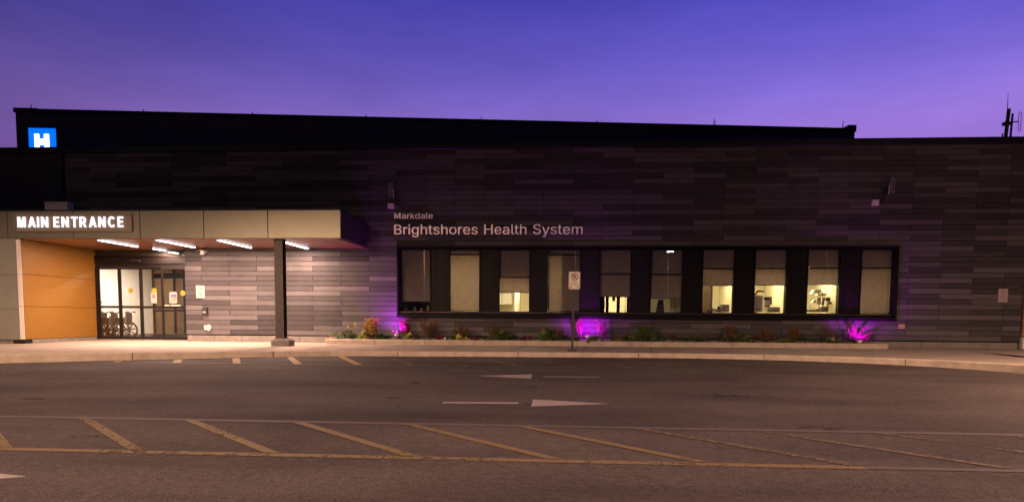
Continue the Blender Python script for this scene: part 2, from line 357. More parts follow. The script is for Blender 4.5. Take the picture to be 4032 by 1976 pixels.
# letter outlines: per letter its advance and its outlines as bezier points (x, y, left handle, right handle), thousandths of an em
GLYPHS = {"B":[456,[[60,0,122,0,60,170,60,509,60,339,120,509,241,509,181,509,276,509,329,491,306,503,352,479,381,442,369,462,392,422,398,374,398,399,398,352,387,320,394,334,379,306,356,286,369,294,344,277,315,267,330,271,315,265,315,262,315,264,331,261,363,245,347,255,379,235,402,203,392,221,413,185,418,136,418,163,418,111,400,67,412,87,388,46,344,18,370,30,319,6,247,0,287,0,184,0],[125,57,125,115,165,57,245,57,205,57,284,57,330,80,313,65,347,95,355,137,355,114,355,154,342,184,351,170,334,198,306,218,321,209,290,227,248,231,271,231,207,231,125,231,166,231,125,173],[125,285,125,341,162,285,238,285,200,285,257,285,288,296,273,289,303,303,323,326,315,313,332,339,336,372,336,355,336,395,313,429,328,414,297,444,240,452,273,452,202,452,125,452,163,452,125,396]]],"H":[517,[[60,0,82,0,60,170,60,509,60,339,82,509,125,509,103,509,125,435,125,289,125,362,214,289,392,289,303,289,392,362,392,509,392,435,414,509,457,509,435,509,457,339,457,0,457,170,435,0,392,0,414,0,392,77,392,232,392,155,303,232,125,232,214,232,125,155,125,0,125,77,103,0]]],"M":[628,[[60,0,81,0,60,170,60,509,60,339,91,509,152,509,121,509,193,402,277,187,235,294,280,180,287,159,284,170,291,148,299,123,295,136,303,110,311,84,307,97,315,71,322,49,319,59,317,49,307,49,312,49,310,59,318,83,314,70,322,95,330,121,326,108,334,134,342,158,338,147,346,170,352,187,349,179,394,294,476,509,435,402,507,509,568,509,537,509,568,339,568,0,568,170,547,0,504,0,525,0,504,97,504,291,504,194,504,302,504,327,504,314,505,340,505,369,505,354,505,383,506,413,506,398,506,428,507,457,507,443,509,457,513,457,511,457,508,441,498,409,503,426,492,393,482,363,487,378,477,348,467,322,472,334,463,309,456,291,459,299,418,194,342,0,380,97,323,0,286,0,305,0,248,97,170,291,209,194,167,299,159,321,163,309,155,333,145,361,150,346,140,376,129,408,135,391,124,424,112,457,118,441,114,457,119,457,117,457,119,444,120,416,120,431,120,401,121,372,121,387,121,357,122,328,121,342,122,315,122,291,122,302,122,194,122,0,122,97,101,0]]],"S":[447,[[224,-9,263,-9,187,-9,128,9,155,-3,100,21,64,60,79,38,49,82,38,137,40,107,60,137,104,137,82,137,106,117,123,88,112,101,134,75,166,59,149,65,184,52,224,49,203,49,247,49,286,60,268,53,304,68,329,92,319,78,340,105,346,139,346,121,346,155,332,179,341,169,323,189,296,205,311,198,281,211,245,222,264,217,224,228,184,239,204,234,142,251,86,289,109,268,63,311,52,372,52,339,52,401,75,448,60,426,90,469,138,498,111,486,164,510,227,516,194,516,261,516,316,498,290,510,342,486,377,449,362,469,392,428,401,378,400,404,380,378,337,378,358,378,335,403,302,437,323,423,281,451,225,459,256,459,203,459,167,448,184,455,151,441,129,418,138,431,120,406,115,376,115,391,115,358,131,334,120,344,142,323,169,308,154,314,184,302,212,293,199,297,230,289,264,279,247,284,279,275,312,264,295,270,328,257,359,238,344,248,373,227,395,198,385,214,404,181,408,139,408,162,408,111,386,64,401,86,372,41,323,11,351,24,296,-2]]],"a":[389,[[160,-9,182,-9,136,-9,94,5,114,-4,75,14,48,45,59,27,36,62,30,108,30,83,30,130,43,161,35,147,52,175,78,193,63,185,92,201,125,211,108,207,143,215,178,220,160,218,201,223,234,227,219,225,248,228,265,235,258,231,272,239,276,255,276,245,276,255,276,257,276,256,276,272,267,297,273,286,261,308,240,322,252,316,228,328,196,331,213,331,178,331,149,322,162,328,136,317,118,301,126,309,110,292,100,274,104,283,80,280,41,291,61,285,50,314,79,346,62,332,95,360,133,375,113,369,153,381,194,384,173,384,208,384,239,379,223,383,255,376,286,360,271,370,301,351,322,320,313,338,332,303,337,251,337,280,337,168,337,0,337,84,317,0,277,0,297,0,277,17,277,52,277,35,275,52,272,52,274,52,268,43,252,25,261,34,243,15,215,1,230,7,200,-5],[170,45,155,45,193,45,228,59,212,50,243,68,263,93,255,79,271,107,276,138,276,122,276,155,276,190,276,173,273,187,259,182,268,184,251,180,231,176,242,178,221,174,200,171,210,172,190,170,175,168,182,169,161,166,134,159,147,163,121,154,103,139,111,148,96,131,92,105,92,119,92,92,102,72,95,81,109,63,130,52,118,57,142,48]]],"d":[424,[[195,-8,219,-8,164,-8,111,16,136,0,87,32,55,84,68,55,41,114,34,189,34,149,34,229,55,293,41,263,69,322,112,361,88,345,136,376,196,384,164,384,219,384,253,373,238,381,268,365,287,346,279,356,296,336,306,319,302,327,308,319,311,319,309,319,311,382,311,509,311,446,331,509,372,509,351,509,372,339,372,0,372,170,352,0,313,0,332,0,313,20,313,59,313,39,311,59,307,59,309,59,302,51,287,31,295,42,278,21,252,4,267,12,238,-4],[205,47,181,47,227,47,263,65,247,53,279,77,299,115,291,94,308,136,312,189,312,161,312,217,300,263,308,242,292,284,263,312,279,300,247,324,205,330,228,330,181,330,145,311,161,324,129,299,108,261,116,282,100,240,96,189,96,216,96,162,109,117,100,138,117,95,145,66,129,78,161,53]]],"e":[404,[[212,-8,238,-8,175,-8,117,16,143,0,90,33,56,85,70,56,41,114,34,187,34,148,34,226,55,290,41,260,69,319,115,359,89,343,141,376,205,384,171,384,226,384,266,374,246,381,285,367,319,341,303,356,335,326,357,282,348,306,366,258,371,194,371,228,371,186,371,169,371,178,272,169,75,169,174,169,75,187,75,221,75,204,163,221,338,221,250,221,329,215,310,202,319,208,310,227,298,269,306,249,290,288,263,314,278,303,247,325,205,330,228,330,182,330,146,313,163,325,130,302,109,270,118,288,100,251,96,211,96,232,96,200,96,178,96,189,96,150,110,106,101,126,120,87,151,61,134,72,168,51,212,46,189,46,228,46,254,53,241,48,266,57,285,73,277,64,294,82,306,105,301,93,325,101,365,91,345,96,359,71,335,39,349,54,321,24,283,4,303,13,262,-4]]],"g":[425,[[207,-151,238,-151,179,-151,134,-140,155,-147,113,-132,82,-110,96,-123,69,-98,51,-69,58,-84,67,-60,101,-41,84,-50,107,-49,122,-66,113,-57,130,-75,154,-88,141,-82,168,-94,207,-97,186,-97,238,-97,282,-75,263,-90,302,-60,311,-6,311,-37,311,19,311,68,311,44,310,68,306,68,308,68,301,60,287,41,295,51,278,32,252,16,267,23,238,8,195,5,219,5,164,5,113,27,137,12,88,41,55,90,69,62,41,118,34,191,34,152,34,230,55,293,41,264,69,322,112,361,88,345,137,376,196,384,165,384,220,384,253,373,239,381,268,365,288,346,280,356,297,336,308,319,303,327,309,319,313,319,311,319,313,339,313,379,313,359,333,379,372,379,353,379,372,250,372,-9,372,121,372,-42,350,-90,365,-69,335,-111,291,-136,316,-126,266,-146],[205,59,181,59,228,59,264,75,248,64,280,86,300,121,292,101,308,141,312,193,312,165,312,220,300,264,308,243,292,284,264,312,280,301,248,324,205,330,228,330,181,330,145,312,161,324,129,299,109,262,117,283,100,242,96,193,96,219,96,166,109,123,100,143,117,103,145,76,129,87,162,65]]],"h":[410,[[114,227,114,249,114,151,114,0,114,76,93,0,53,0,73,0,53,170,53,509,53,339,73,509,114,509,93,509,114,435,114,287,114,361,110,287,102,287,106,287,114,322,152,362,131,347,174,377,227,384,199,384,253,384,295,369,276,379,315,358,341,321,330,342,352,299,357,240,357,273,357,160,357,0,357,80,337,0,296,0,316,0,296,78,296,235,296,157,296,265,273,304,288,288,258,321,210,329,237,329,192,329,161,317,175,325,146,309,126,283,135,298,118,267]]],"i":[167,[[53,0,73,0,53,126,53,379,53,253,73,379,114,379,93,379,114,253,114,0,114,126,93,0],[84,443,95,443,72,443,54,455,62,447,45,462,41,483,41,472,41,494,54,512,45,504,62,520,84,524,72,524,95,524,114,512,106,520,122,504,126,483,126,494,126,472,114,455,122,462,106,447]]],"k":[381,[[110,137,132,158,110,162,110,212,110,187,113,212,121,212,117,212,175,268,284,379,230,323,310,379,360,379,335,379,301,319,184,199,243,259,182,199,177,199,179,199,155,178],[53,0,73,0,53,170,53,509,53,339,73,509,114,509,93,509,114,339,114,0,114,170,93,0],[294,0,320,0,245,62,148,186,197,124,162,200,191,229,177,214,252,152,372,0,312,76,346,0]]],"l":[189,[[139,-2,147,-2,110,-2,74,20,88,5,60,35,53,84,53,57,53,226,53,509,53,367,73,509,114,509,93,509,114,372,114,99,114,235,114,81,120,62,116,69,125,55,146,52,133,52,152,52,160,53,157,52,164,53,170,54,167,54,173,37,181,3,177,20,175,1,162,-1,169,0,154,-2]]],"m":[610,[[53,0,73,0,53,126,53,379,53,253,72,379,112,379,92,379,112,351,112,295,112,323,111,295,108,295,109,295,113,316,132,346,121,332,144,359,172,376,157,369,187,383,219,386,203,386,247,386,287,361,270,378,305,344,321,295,316,322,318,295,312,295,315,295,317,313,337,343,325,329,349,357,381,375,364,367,398,382,437,386,416,386,459,386,497,372,479,381,515,362,541,328,530,348,551,309,557,255,557,285,557,170,557,0,557,85,536,0,496,0,516,0,496,85,496,254,496,169,496,281,473,313,488,301,457,325,419,330,439,330,402,330,374,320,387,327,362,313,345,290,352,303,339,278,335,247,335,263,335,165,335,0,335,82,315,0,274,0,295,0,274,87,274,260,274,173,274,281,253,311,267,298,239,324,199,330,221,330,185,330,158,320,171,327,144,313,126,289,134,303,118,276,114,238,114,258,114,159,114,0,114,79,93,0]]],"o":[415,[[207,-8,242,-8,173,-8,117,16,143,0,91,33,56,85,71,56,41,114,34,187,34,149,34,227,56,291,41,262,71,321,117,360,91,343,143,376,207,384,173,384,242,384,299,360,273,376,325,343,359,291,345,321,374,262,381,187,381,227,381,149,359,85,374,114,345,56,299,16,325,33,273,0],[207,46,182,46,233,46,270,66,254,53,287,79,307,117,299,96,315,139,319,187,319,162,319,213,307,258,315,236,299,280,270,310,287,297,254,323,207,330,233,330,182,330,145,310,161,323,129,297,108,258,116,280,100,237,96,187,96,213,96,162,108,117,100,139,116,96,145,66,129,79,161,53]]],"r":[259,[[53,0,73,0,53,126,53,379,53,253,72,379,112,379,92,379,112,360,112,321,112,340,113,321,115,321,114,321,122,340,152,367,135,355,170,379,213,385,190,385,218,385,229,384,223,385,235,384,243,384,240,384,243,363,243,322,243,343,242,323,230,324,237,323,223,325,207,326,215,326,189,326,159,315,173,322,145,307,126,284,134,297,118,270,114,237,114,255,114,158,114,0,114,79,93,0]]],"s":[365,[[182,-8,211,-8,156,-8,112,3,133,-4,92,11,62,38,75,23,49,53,36,94,40,72,55,98,94,107,74,102,99,86,124,60,109,70,139,50,181,45,158,45,208,45,244,62,229,51,260,74,268,103,268,87,268,116,254,136,263,127,245,144,212,155,231,151,191,160,149,170,170,165,115,178,72,208,89,191,55,225,47,274,47,247,47,296,65,332,53,315,77,348,115,370,94,361,136,380,187,384,160,384,213,384,254,372,235,380,272,365,299,339,287,353,310,325,324,290,319,309,305,286,268,277,287,281,263,292,243,316,255,304,230,327,187,333,212,333,165,333,131,317,146,327,116,306,109,277,109,293,109,263,124,243,114,252,134,235,172,223,150,228,191,218,229,209,210,214,264,201,306,171,290,188,323,154,331,107,331,133,331,84,312,47,325,64,300,30,260,6,282,16,237,-3]]],"t":[227,[[204,379,138,379,204,362,204,327,204,344,138,327,6,327,72,327,6,344,6,379,6,362,72,379],[65,471,65,345,85,471,126,471,106,471,126,347,126,98,126,222,126,81,136,61,129,69,143,54,170,50,154,50,174,50,185,51,179,50,191,52,202,54,197,53,206,36,213,2,209,19,207,0,192,-3,200,-2,184,-4,168,-4,176,-4,136,-4,92,21,110,4,74,38,65,93,65,62,65,219]]],"y":[389,[[47,-139,51,-140,52,-121,61,-86,57,-103,65,-86,71,-87,68,-87,83,-90,104,-89,94,-91,114,-87,130,-74,122,-82,138,-66,151,-36,145,-53,155,-24,163,-1,159,-13,114,126,17,379,66,252,40,379,84,379,62,379,111,305,165,155,138,230,174,132,187,87,181,109,193,64,206,21,199,42,198,21,184,21,191,21,190,42,202,87,196,64,209,110,224,155,216,132,251,230,305,379,278,305,327,379,371,379,349,379,316,234,204,-58,260,88,196,-78,177,-107,187,-94,166,-120,139,-136,153,-129,125,-142,91,-145,109,-145,81,-145,65,-143,72,-144,57,-142]]]}
_ch = max(GLYPHS['H'][1][0][1::6])     # the M drawn straight, from its eight corners and the two inner folds
_M = [(75, 0), (75, 1), (190, 1), (315, .30), (440, 1), (555, 1), (555, 0), (468, 0), (468, .78), (350, .08), (280, .08), (162, .78), (162, 0)]
GLYPHS['M'] = [628, [[v for x_, y_ in _M for v in (x_, y_ * _ch) * 3]]]
def glyph_pieces(spl):
    def area(s):
        P = [(s[i], s[i + 1]) for i in range(0, len(s), 6)]; return sum(P[k - 1][0] * P[k][1] - P[k][0] * P[k - 1][1] for k in range(len(P)))
    A = [area(s) for s in spl]; big = max(range(len(A)), key=lambda k: abs(A[k])); sg = A[big] > 0
    main = [spl[big]] + [s for s, a in zip(spl, A) if (a > 0) != sg]
    return [main] + [[s] for k, (s, a) in enumerate(zip(spl, A)) if k != big and (a > 0) == sg]
def arc(cx, cy, rx, ry, a0, a1, n=10):
    return [(cx + rx * math.cos(math.radians(a0 + (a1 - a0) * k / n)), cy + ry * math.sin(math.radians(a0 + (a1 - a0) * k / n))) for k in range(n + 1)]
_B = arc(.43, .69, .31, .31, 90, -90, 8); _H = arc(.41, .69, .12, .14, 90, -90, 6)
BOLD = {'M': (.92, [(0, 0), (0, 1), (.27, 1), (.46, .40), (.65, 1), (.92, 1), (.92, 0), (.74, 0), (.74, .68), (.54, 0), (.38, 0), (.18, .68), (.18, 0)]),
 'A': (.86, [(0, 0), (.33, 1), (.53, 1), (.86, 0), (.66, 0), (.59, .22), (.431, .22), (.431, .38), (.535, .38), (.43, .74), (.325, .38), (.429, .38), (.429, .22), (.27, .22), (.20, 0)]),
 'I': (.19, [(0, 0), (0, 1), (.19, 1), (.19, 0)]),
 'N': (.80, [(0, 0), (0, 1), (.22, 1), (.61, .34), (.61, 1), (.80, 1), (.80, 0), (.59, 0), (.19, .67), (.19, 0)]),
 'E': (.65, [(0, 0), (0, 1), (.64, 1), (.64, .83), (.19, .83), (.19, .59), (.6, .59), (.6, .43), (.19, .43), (.19, .17), (.65, .17), (.65, 0)]),
 'F': (.62, [(0, 0), (0, 1), (.62, 1), (.62, .83), (.19, .83), (.19, .57), (.58, .57), (.58, .41), (.19, .41), (.19, 0)]),
 'T': (.74, [(.275, 0), (.275, .83), (0, .83), (0, 1), (.74, 1), (.74, .83), (.465, .83), (.465, 0)]),
 'R': (.78, [(0, 0), (0, 1)] + _B + [(.56, .39), (.78, 0), (.56, 0), (.37, .38), (.191, .38), (.191, .55)] + _H[::-1] + [(.19, .83), (.189, .55), (.189, 0)]),
 'P': (.74, [(0, 0), (0, 1)] + _B + [(.191, .38), (.191, .55)] + _H[::-1] + [(.19, .83), (.189, .55), (.189, 0)]),
 'C': (.80, arc(.43, .5, .43, .52, 42, 318, 22) + arc(.43, .5, .24, .35, 318, 42, 22)),
 'U': (.76, [(0, 1), (0, .36)] + arc(.38, .37, .38, .39, 180, 360, 12) + [(.76, 1), (.57, 1), (.57, .38)] + arc(.38, .38, .19, .22, 360, 180, 12) + [(.19, 1)]),
 'O': (.88, arc(.44, .5, .44, .52, 90.2, 449.8, 26) + arc(.44, .5, .25, .35, 449.8, 90.2, 26))}
def bold_text(name, body, x0, x1, zb, cap, y, depth, material, parent, gap=.20, narrow=.89):
    pen = 0; L = []
    for ch in body:
        if ch == ' ': pen += .30; continue
        w, P = BOLD[ch]; L.append((pen, P, w)); pen += w + (gap if ch not in 'AT' else gap - .07)
    tot = L[-1][0] + BOLD[body[-1]][0]; k = (x1 - x0) / tot; g = MB()
    for p, P, w in L: g.xz([(x0 + (p + a * narrow + (1 - narrow) * w * .5) * k, zb + b * cap) for a, b in P], y - depth / 2, y + depth / 2)
    return g.build(name, material, parent)
def text(name, body, x0, x1, zb, cap, y, depth, material, parent, bold=0.0, track=0.0):
    """lettering fitted between x0 and x1, capitals cap high, standing on zb, centred on depth y"""
    F = GLYPHS; V = []; Fc = []; pen = 0.0
    for ch in body:
        if ch == ' ': pen += .23; continue
        adv, spl = F[ch]
        for pi, piece in enumerate(glyph_pieces(spl)):
            cu = bpy.data.curves.new('glyph', 'CURVE'); cu.dimensions = '2D'; cu.fill_mode = 'BOTH'; cu.extrude = .5; cu.resolution_u = 4
            for s in piece:
                sp = cu.splines.new('BEZIER'); n = len(s) // 6; sp.bezier_points.add(n - 1); sp.use_cyclic_u = True
                for k in range(n):
                    b = sp.bezier_points[k]; q = [v / 1000 for v in s[6 * k:6 * k + 6]]; b.handle_left_type = b.handle_right_type = 'FREE'
                    b.co = (q[0], q[1], 0); b.handle_left = (q[2], q[3], 0); b.handle_right = (q[4], q[5], 0)
            o = bpy.data.objects.new('glyph', cu); COL.objects.link(o); bpy.context.view_layer.update()
            me = bpy.data.meshes.new_from_object(o.evaluated_get(bpy.context.evaluated_depsgraph_get()))
            bpy.data.objects.remove(o); bpy.data.curves.remove(cu)
            st = len(V)
            for ci, dx in enumerate((0, bold)):      # stroke thickened sideways
                st = len(V)
                for v in me.vertices: V.append((v.co.x + pen + dx, v.co.y, v.co.z * (1 + .12 * pi + .05 * ci)))
                for p in me.polygons: Fc.append([st + k for k in p.vertices])
            bpy.data.meshes.remove(me)
        pen += adv / 1000 + track
    a = min(v[0] for v in V); b = max(v[0] for v in V)
    hs = F['H'][1]; hh = max(hs[0][k] for k in range(1, len(hs[0]), 6)) / 1000
    org = ORI[parent.name] if parent is not None else Vector((x0, y, zb))
    me = bpy.data.meshes.new(name)
    me.from_pydata([tuple(Vector((x0 + (v[0] - a) / (b - a) * (x1 - x0), y - v[2] * depth, zb + v[1] / hh * cap)) - org) for v in V], [], Fc); me.update()
    me.materials.append(material); ob = bpy.data.objects.new(name, me); COL.objects.link(ob)
    if parent is not None: ob.parent = parent
    else: ob.location = org
    ORI[ob.name] = org
    return ob

# ------------------------------------------------------------------ the ground, road and pavement
RZ0, RY0, RS = -.185, -4.5, .02
def rz(y): return RZ0 + (y - RY0) * RS
g = MB().add([(-300, -3.0, rz(-3)), (300, -3.0, rz(-3)), (300, -90, rz(-90)), (-300, -90, rz(-90)), (300, -300, rz(-90)), (-300, -300, rz(-90))], [(0, 3, 2, 1), (3, 5, 4, 2)])
road = tag(g.build('road', ASPH), 'brown lit asphalt driveway with worn yellow and white paint', None, None, 'structure')
g = MB().add([(-300, -2.99, -.5), (300, -2.99, -.5), (300, 300, -.5), (-300, 300, -.5)], [(0, 1, 2, 3)])
tag(g.build('ground', SOIL), 'ground beneath and behind the building', None, None, 'structure')

KP = [(-30, -24.6), (-16, -16.4), (-8, -11.7), (-.6, -7.35), (1.0, -6.55), (2.3, -5.85), (4.0, -5.05), (4.9, -4.62), (5.7, -4.33), (6.6, -4.17), (8.8, -4.02), (11.96, -3.8), (14.0, -3.72), (15.4, -3.78), (16.7, -4.02), (18.2, -4.55), (19.35, -5.2), (20.2, -6.05), (20.9, -7.1), (21.6, -9.0), (22.2, -14), (22.4, -24)]
def smooth(P, it=2):
    for _ in range(it):
        Q = [P[0]]
        for a, b in zip(P[:-1], P[1:]):
            Q += [(a[0] * .75 + b[0] * .25, a[1] * .75 + b[1] * .25), (a[0] * .25 + b[0] * .75, a[1] * .25 + b[1] * .75)]
        P = Q + [P[-1]]
    return P
KP = smooth(KP, 2)
KW = .16
def offs(P, d):
    out = []
    for i, p in enumerate(P):
        a = Vector(P[max(i - 1, 0)]); b = Vector(P[min(i + 1, len(P) - 1)]); t = (b - a).normalized(); nn = Vector((-t.y, t.x)); out.append((p[0] + nn.x * d, p[1] + nn.y * d))
    return out
KI = offs(KP, KW)
def walkz(y): return 0 if y > -1.3 else max(-.05, (y + 1.3) * .02)
# pavement surface: from inner kerb line to the wall
g = MB(); n = len(KI)
prevrow = None
rows = []
for (x, y) in KI:
    rows.append([(x, y, -.05 - .003), (x, max(y, -3.6) if y < -3.6 else y, walkz(-3.6) - .003), (x, -1.3, 0.0), (x, 2.0, 0.0)])
vs = [p for r in rows for p in r]; fs = []
for i in range(n - 1):
    for k in range(3):
        a = i * 4 + k; fs.append([a, a + 4, a + 5, a + 1])
xr = KI[-1][0]
o = len(vs); vs += [(xr, -24, -.053), (60, -24, -.053), (60, 2.0, 0), (xr, 2.0, 0)]; fs.append([o, o + 1, o + 2, o + 3])
g.add(vs, fs)
side = tag(g.build('sidewalk', SLAB), 'concrete pavement between kerb and building', None, None, 'structure')
# joints sawn in the pavement, as thin dark strips
JM = mat('joint_filler', (.06, .05, .045), rough=1)
g = MB()
def strip(a, b, w, z0, z1):
    a, b = Vector(a), Vector(b); d = (b - a).normalized(); nn = Vector((-d.y, d.x)) * w / 2
    g.add([(a.x - nn.x, a.y - nn.y, z0), (b.x - nn.x, b.y - nn.y, z1), (b.x + nn.x, b.y + nn.y, z1), (a.x + nn.x, a.y + nn.y, z0)], [(0, 1, 2, 3)])
for x in (-2.2, .3, 2.8, 5.1, 6.9, 8.6, 10.4, 12.2, 14, 15.8, 17.7, 19.5):
    yk = -3.62
    strip((x, -1.32), (x - (.25 if x > 5 else 0), yk), .022, .003, walkz(yk) + .001)
strip((-9, -3.6), (21, -3.6), .02, walkz(-3.6) + .003, walkz(-3.6) + .003)
g.build('sidewalk_joint', JM, side)
# kerb: separate poured lengths with gaps
kerb = tag(MB().add([(-31, -25.6, -.6), (-31.01, -25.6, -.6), (-31, -25.61, -.6)], [(0, 1, 2)]).build('kerb', CONC), 'pale concrete kerb curving along the pavement', None, None, 'structure')
bpy.data.objects.remove(kerb)
g = MB(); acc = 0; seglen = 3.05; path = list(zip(KP, KI)); pieces = [[path[0]]]
for i in range(1, len(path)):
    a = Vector(path[i - 1][0]); b = Vector(path[i][0]); L = (b - a).length; t0 = 0
    while acc + (L - t0) >= seglen:
        t = t0 + (seglen - acc); k = t / L; ka = Vector(path[i - 1][1]); kb = Vector(path[i][1])
        d = .008 / L
        pieces[-1].append((tuple(a.lerp(b, k - d)), tuple(ka.lerp(kb, k - d)))); pieces.append([(tuple(a.lerp(b, k + d)), tuple(ka.lerp(kb, k + d)))]); t0 = t; acc = 0
    acc += L - t0; pieces[-1].append(path[i])
for P in pieces:
    if len(P) < 2: continue
    vs = []; fs = []
    for (o_, i_) in P:
        O2 = Vector(o_); I2 = Vector(i_); e = (I2 - O2).normalized()
        zt = -.05; A = O2 - e * .02; B = O2 + e * .02
        vs += [(A.x, A.y, rz(A.y) - .1), (O2.x, O2.y, zt - .025), (B.x, B.y, zt), (I2.x, I2.y, zt), (I2.x, I2.y, zt - .2)]
    for i in range(len(P) - 1):
        for k in range(4):
            a = 5 * i + k; fs.append([a, a + 5, a + 6, a + 1])
    fs += [[0, 1, 2, 3, 4], [5 * (len(P) - 1) + k for k in range(4, -1, -1)]]
    g.add(vs, fs)
kerb = tag(g.build('kerb', CONC), 'pale concrete kerb curving along the pavement', None, None, 'structure')

# road paint (parts of the road)
def flat(pts, mt, name, label=None, h=.004):
    g = MB()
    for P in pts:
        vs = [(x, y, rz(y) + h) for x, y in P]; g.add(vs, [list(range(len(P)))])
    o = g.build(name, mt, road)
    for p in o.data.polygons:
        if p.normal.z < 0: p.flip()
    if label: o['label'] = label
    return o
flat([[(-30, -13.82), (-30, -13.94), (40, -13.96), (40, -13.84)]], PFAD, 'lane_edge_line', 'faded pale line along the far side of the near hatching')
flat([[(-30, -15.44), (-30, -15.56), (13.9, -15.62), (13.9, -15.50)]], PYEL, 'hatching_border', 'yellow line along the near side of the hatching', .005)
flat([[(13.9, -15.50), (13.9, -15.60), (40, -15.66), (40, -15.56)]], PFAD, 'hatching_border', None, .005)
for k in range(-2, 14):
    x = 6.09 + 1.235 * k
    flat([[(x - .075, -13.95), (x + .075, -13.95), (x + 1.66, -15.48), (x + 1.51, -15.48)]], PYEL if k < 5 else PYEL2, 'hatching_stripe', None, .0065)
for k in range(-2, 13):
    x = 2.33 + 1.165 * k; ykb = -5.42 + .42 * k if k < 3 else (-4.22 + .03 * (k - 3) if k < 10 else -4.0 - .22 * (k - 9))
    y1 = -6.75
    if ykb < y1 + .3: continue
    w = .09
    flat([[(x - w, ykb), (x + w, ykb), (x + w + (ykb - y1) * .5, y1), (x - w + (ykb - y1) * .5, y1)]], PYEL3 if k < 4 else PYEL2, 'kerbside_stripe', None, .0045)
flat([[(2.6, -6.70), (2.6, -6.80), (17.5, -6.80), (17.5, -6.70)]], PFAD, 'kerbside_line', 'faded pale line beyond the kerbside stripes')
flat([[(9.85, -12.16), (10.87, -12.09), (10.87, -12.24), (9.87, -12.30)], [(11.05, -11.78), (12.08, -12.10), (11.05, -12.46)]], PWHT, 'painted_arrow', 'white lane arrow pointing right, nearer the camera')
flat([[(9.89, -8.70), (10.90, -8.31), (10.90, -9.09)], [(11.11, -8.66), (12.13, -8.60), (12.13, -8.71), (11.11, -8.77)]], PWHT, 'painted_arrow', 'white lane arrow pointing left, nearer the kerb')
flat([[(6.4, -16.2), (7.44, -16.45), (6.4, -17.05)]], PWHT, 'painted_arrow', 'white arrowhead at the left edge of the road')

# dark oil and damp stains on the asphalt, ragged at the edge
def stain_mat():
    M = bpy.data.materials.new('oil_stain'); M.use_nodes = True; t = M.node_tree; b = t.nodes['Principled BSDF']; o = t.nodes['Material Output']
    tcn = t.nodes.new('ShaderNodeTexCoord'); n = t.nodes.new('ShaderNodeTexNoise'); n.inputs['Scale'].default_value = 6; n.inputs['Detail'].default_value = 8; t.links.new(tcn.outputs['Object'], n.inputs[0])
    at = t.nodes.new('ShaderNodeAttribute'); at.attribute_name = 'tone'
    ad = t.nodes.new('ShaderNodeMath'); ad.operation = 'ADD'; t.links.new(at.outputs['Fac'], ad.inputs[0]); t.links.new(n.outputs['Fac'], ad.inputs[1])
    r = t.nodes.new('ShaderNodeMapRange'); t.links.new(ad.outputs[0], r.inputs[0]); r.inputs[1].default_value = .72; r.inputs[2].default_value = 1.05; r.inputs[3].default_value = 0; r.inputs[4].default_value = .75
    b.inputs['Base Color'].default_value = (.018, .016, .014, 1); b.inputs['Roughness'].default_value = .6
    tp = t.nodes.new('ShaderNodeBsdfTransparent'); mx = t.nodes.new('ShaderNodeMixShader'); t.links.new(r.outputs[0], mx.inputs[0]); t.links.new(tp.outputs[0], mx.inputs[1]); t.links.new(b.outputs[0], mx.inputs[2]); t.links.new(mx.outputs[0], o.inputs[0]); return M
STAIN = stain_mat()
def onroad(px, py):
    o, d = ray(px, py); t_ = (RZ0 + (o.y - RY0) * RS - o.z) / (d.z - d.y * RS); return o + d * t_
for (px, py, rx, ry) in ((1630, 1507, .26, .16), (1555, 1566, .22, .14), (2085, 1522, .24, .12), (2075, 1592, .17, .10), (1568, 1602, .07, .05), (130, 1570, .32, .12), (525, 1575, .3, .10), (3300, 1690, .9, .3), (2900, 1560, 1.6, .5), (420, 1720, .8, .2), (1350, 1480, 1.2, .2)):
    P = onroad(px, py); g = MB(); K = 18; big = rx > .5
    g.col = (.36 if big else .58,) * 3; g.v.append(Vector((P.x, P.y, rz(P.y) + .0028))); g.c.append(g.col); g.col = (0, 0, 0)
    for k in range(K):
        a = 2 * math.pi * k / K; y_ = P.y + ry * math.sin(a); g.v.append(Vector((P.x + rx * math.cos(a), y_, rz(y_) + .0028))); g.c.append(g.col)
    for k in range(K): g.f.append([0, 1 + k, 1 + (k + 1) % K]); g.sm.append(False)
    g.build('oil_stain', STAIN, road)

# ------------------------------------------------------------------ main building
HB = thing('hospital_building', (8, 0, 0), 'long dark single-storey building clad in mottled horizontal boards', 'building')
HALF, ROWH, Z0 = .904, .155, .23
WX0, WX1 = 6.31, 21.375
WZ0, WZ1 = .85, 3.02
XR = 24.93
def intervals(r):
    z = Z0 + (r + .5) * ROWH
    out = []
    if z < 2.95: out.append((-.555, WX0 if WZ0 < z < WZ1 else XR))
    else: out.append((-4.42, WX0 if WZ0 < z < WZ1 else XR))
    if WZ0 < z < WZ1: out.append((WX1, XR))
    return out
TONES = [(.108, .103, .108), (.086, .082, .086), (.056, .053, .056), (.047, .044, .047), (.039, .037, .040)]
g = MB(); rr = random.Random(11)
nrow = int((5.92 - Z0) / ROWH) + 1
for r in range(nrow):
    z0 = Z0 + r * ROWH; z1 = min(z0 + ROWH - .013, 5.93)
    for c in range(-7, 30):
        if (r + c) % 2 == 0: continue
        a, b = c * HALF + .007, (c + 2) * HALF - .007
        ti = rr.choices(range(5), (3, 3.4, 3.4, 3, 1.6))[0]; t = TONES[ti]; j = rr.uniform(.94, 1.06)
        g.col = tuple(v * j for v in t)
        for lo, hi in intervals(r):
            p, q = max(a, lo), min(b, hi)
            if q - p > .01: g.box(p, q, 0 + rr.uniform(-.001, .001), .013, z0, z1)
g.build('cladding', BOARD, HB)
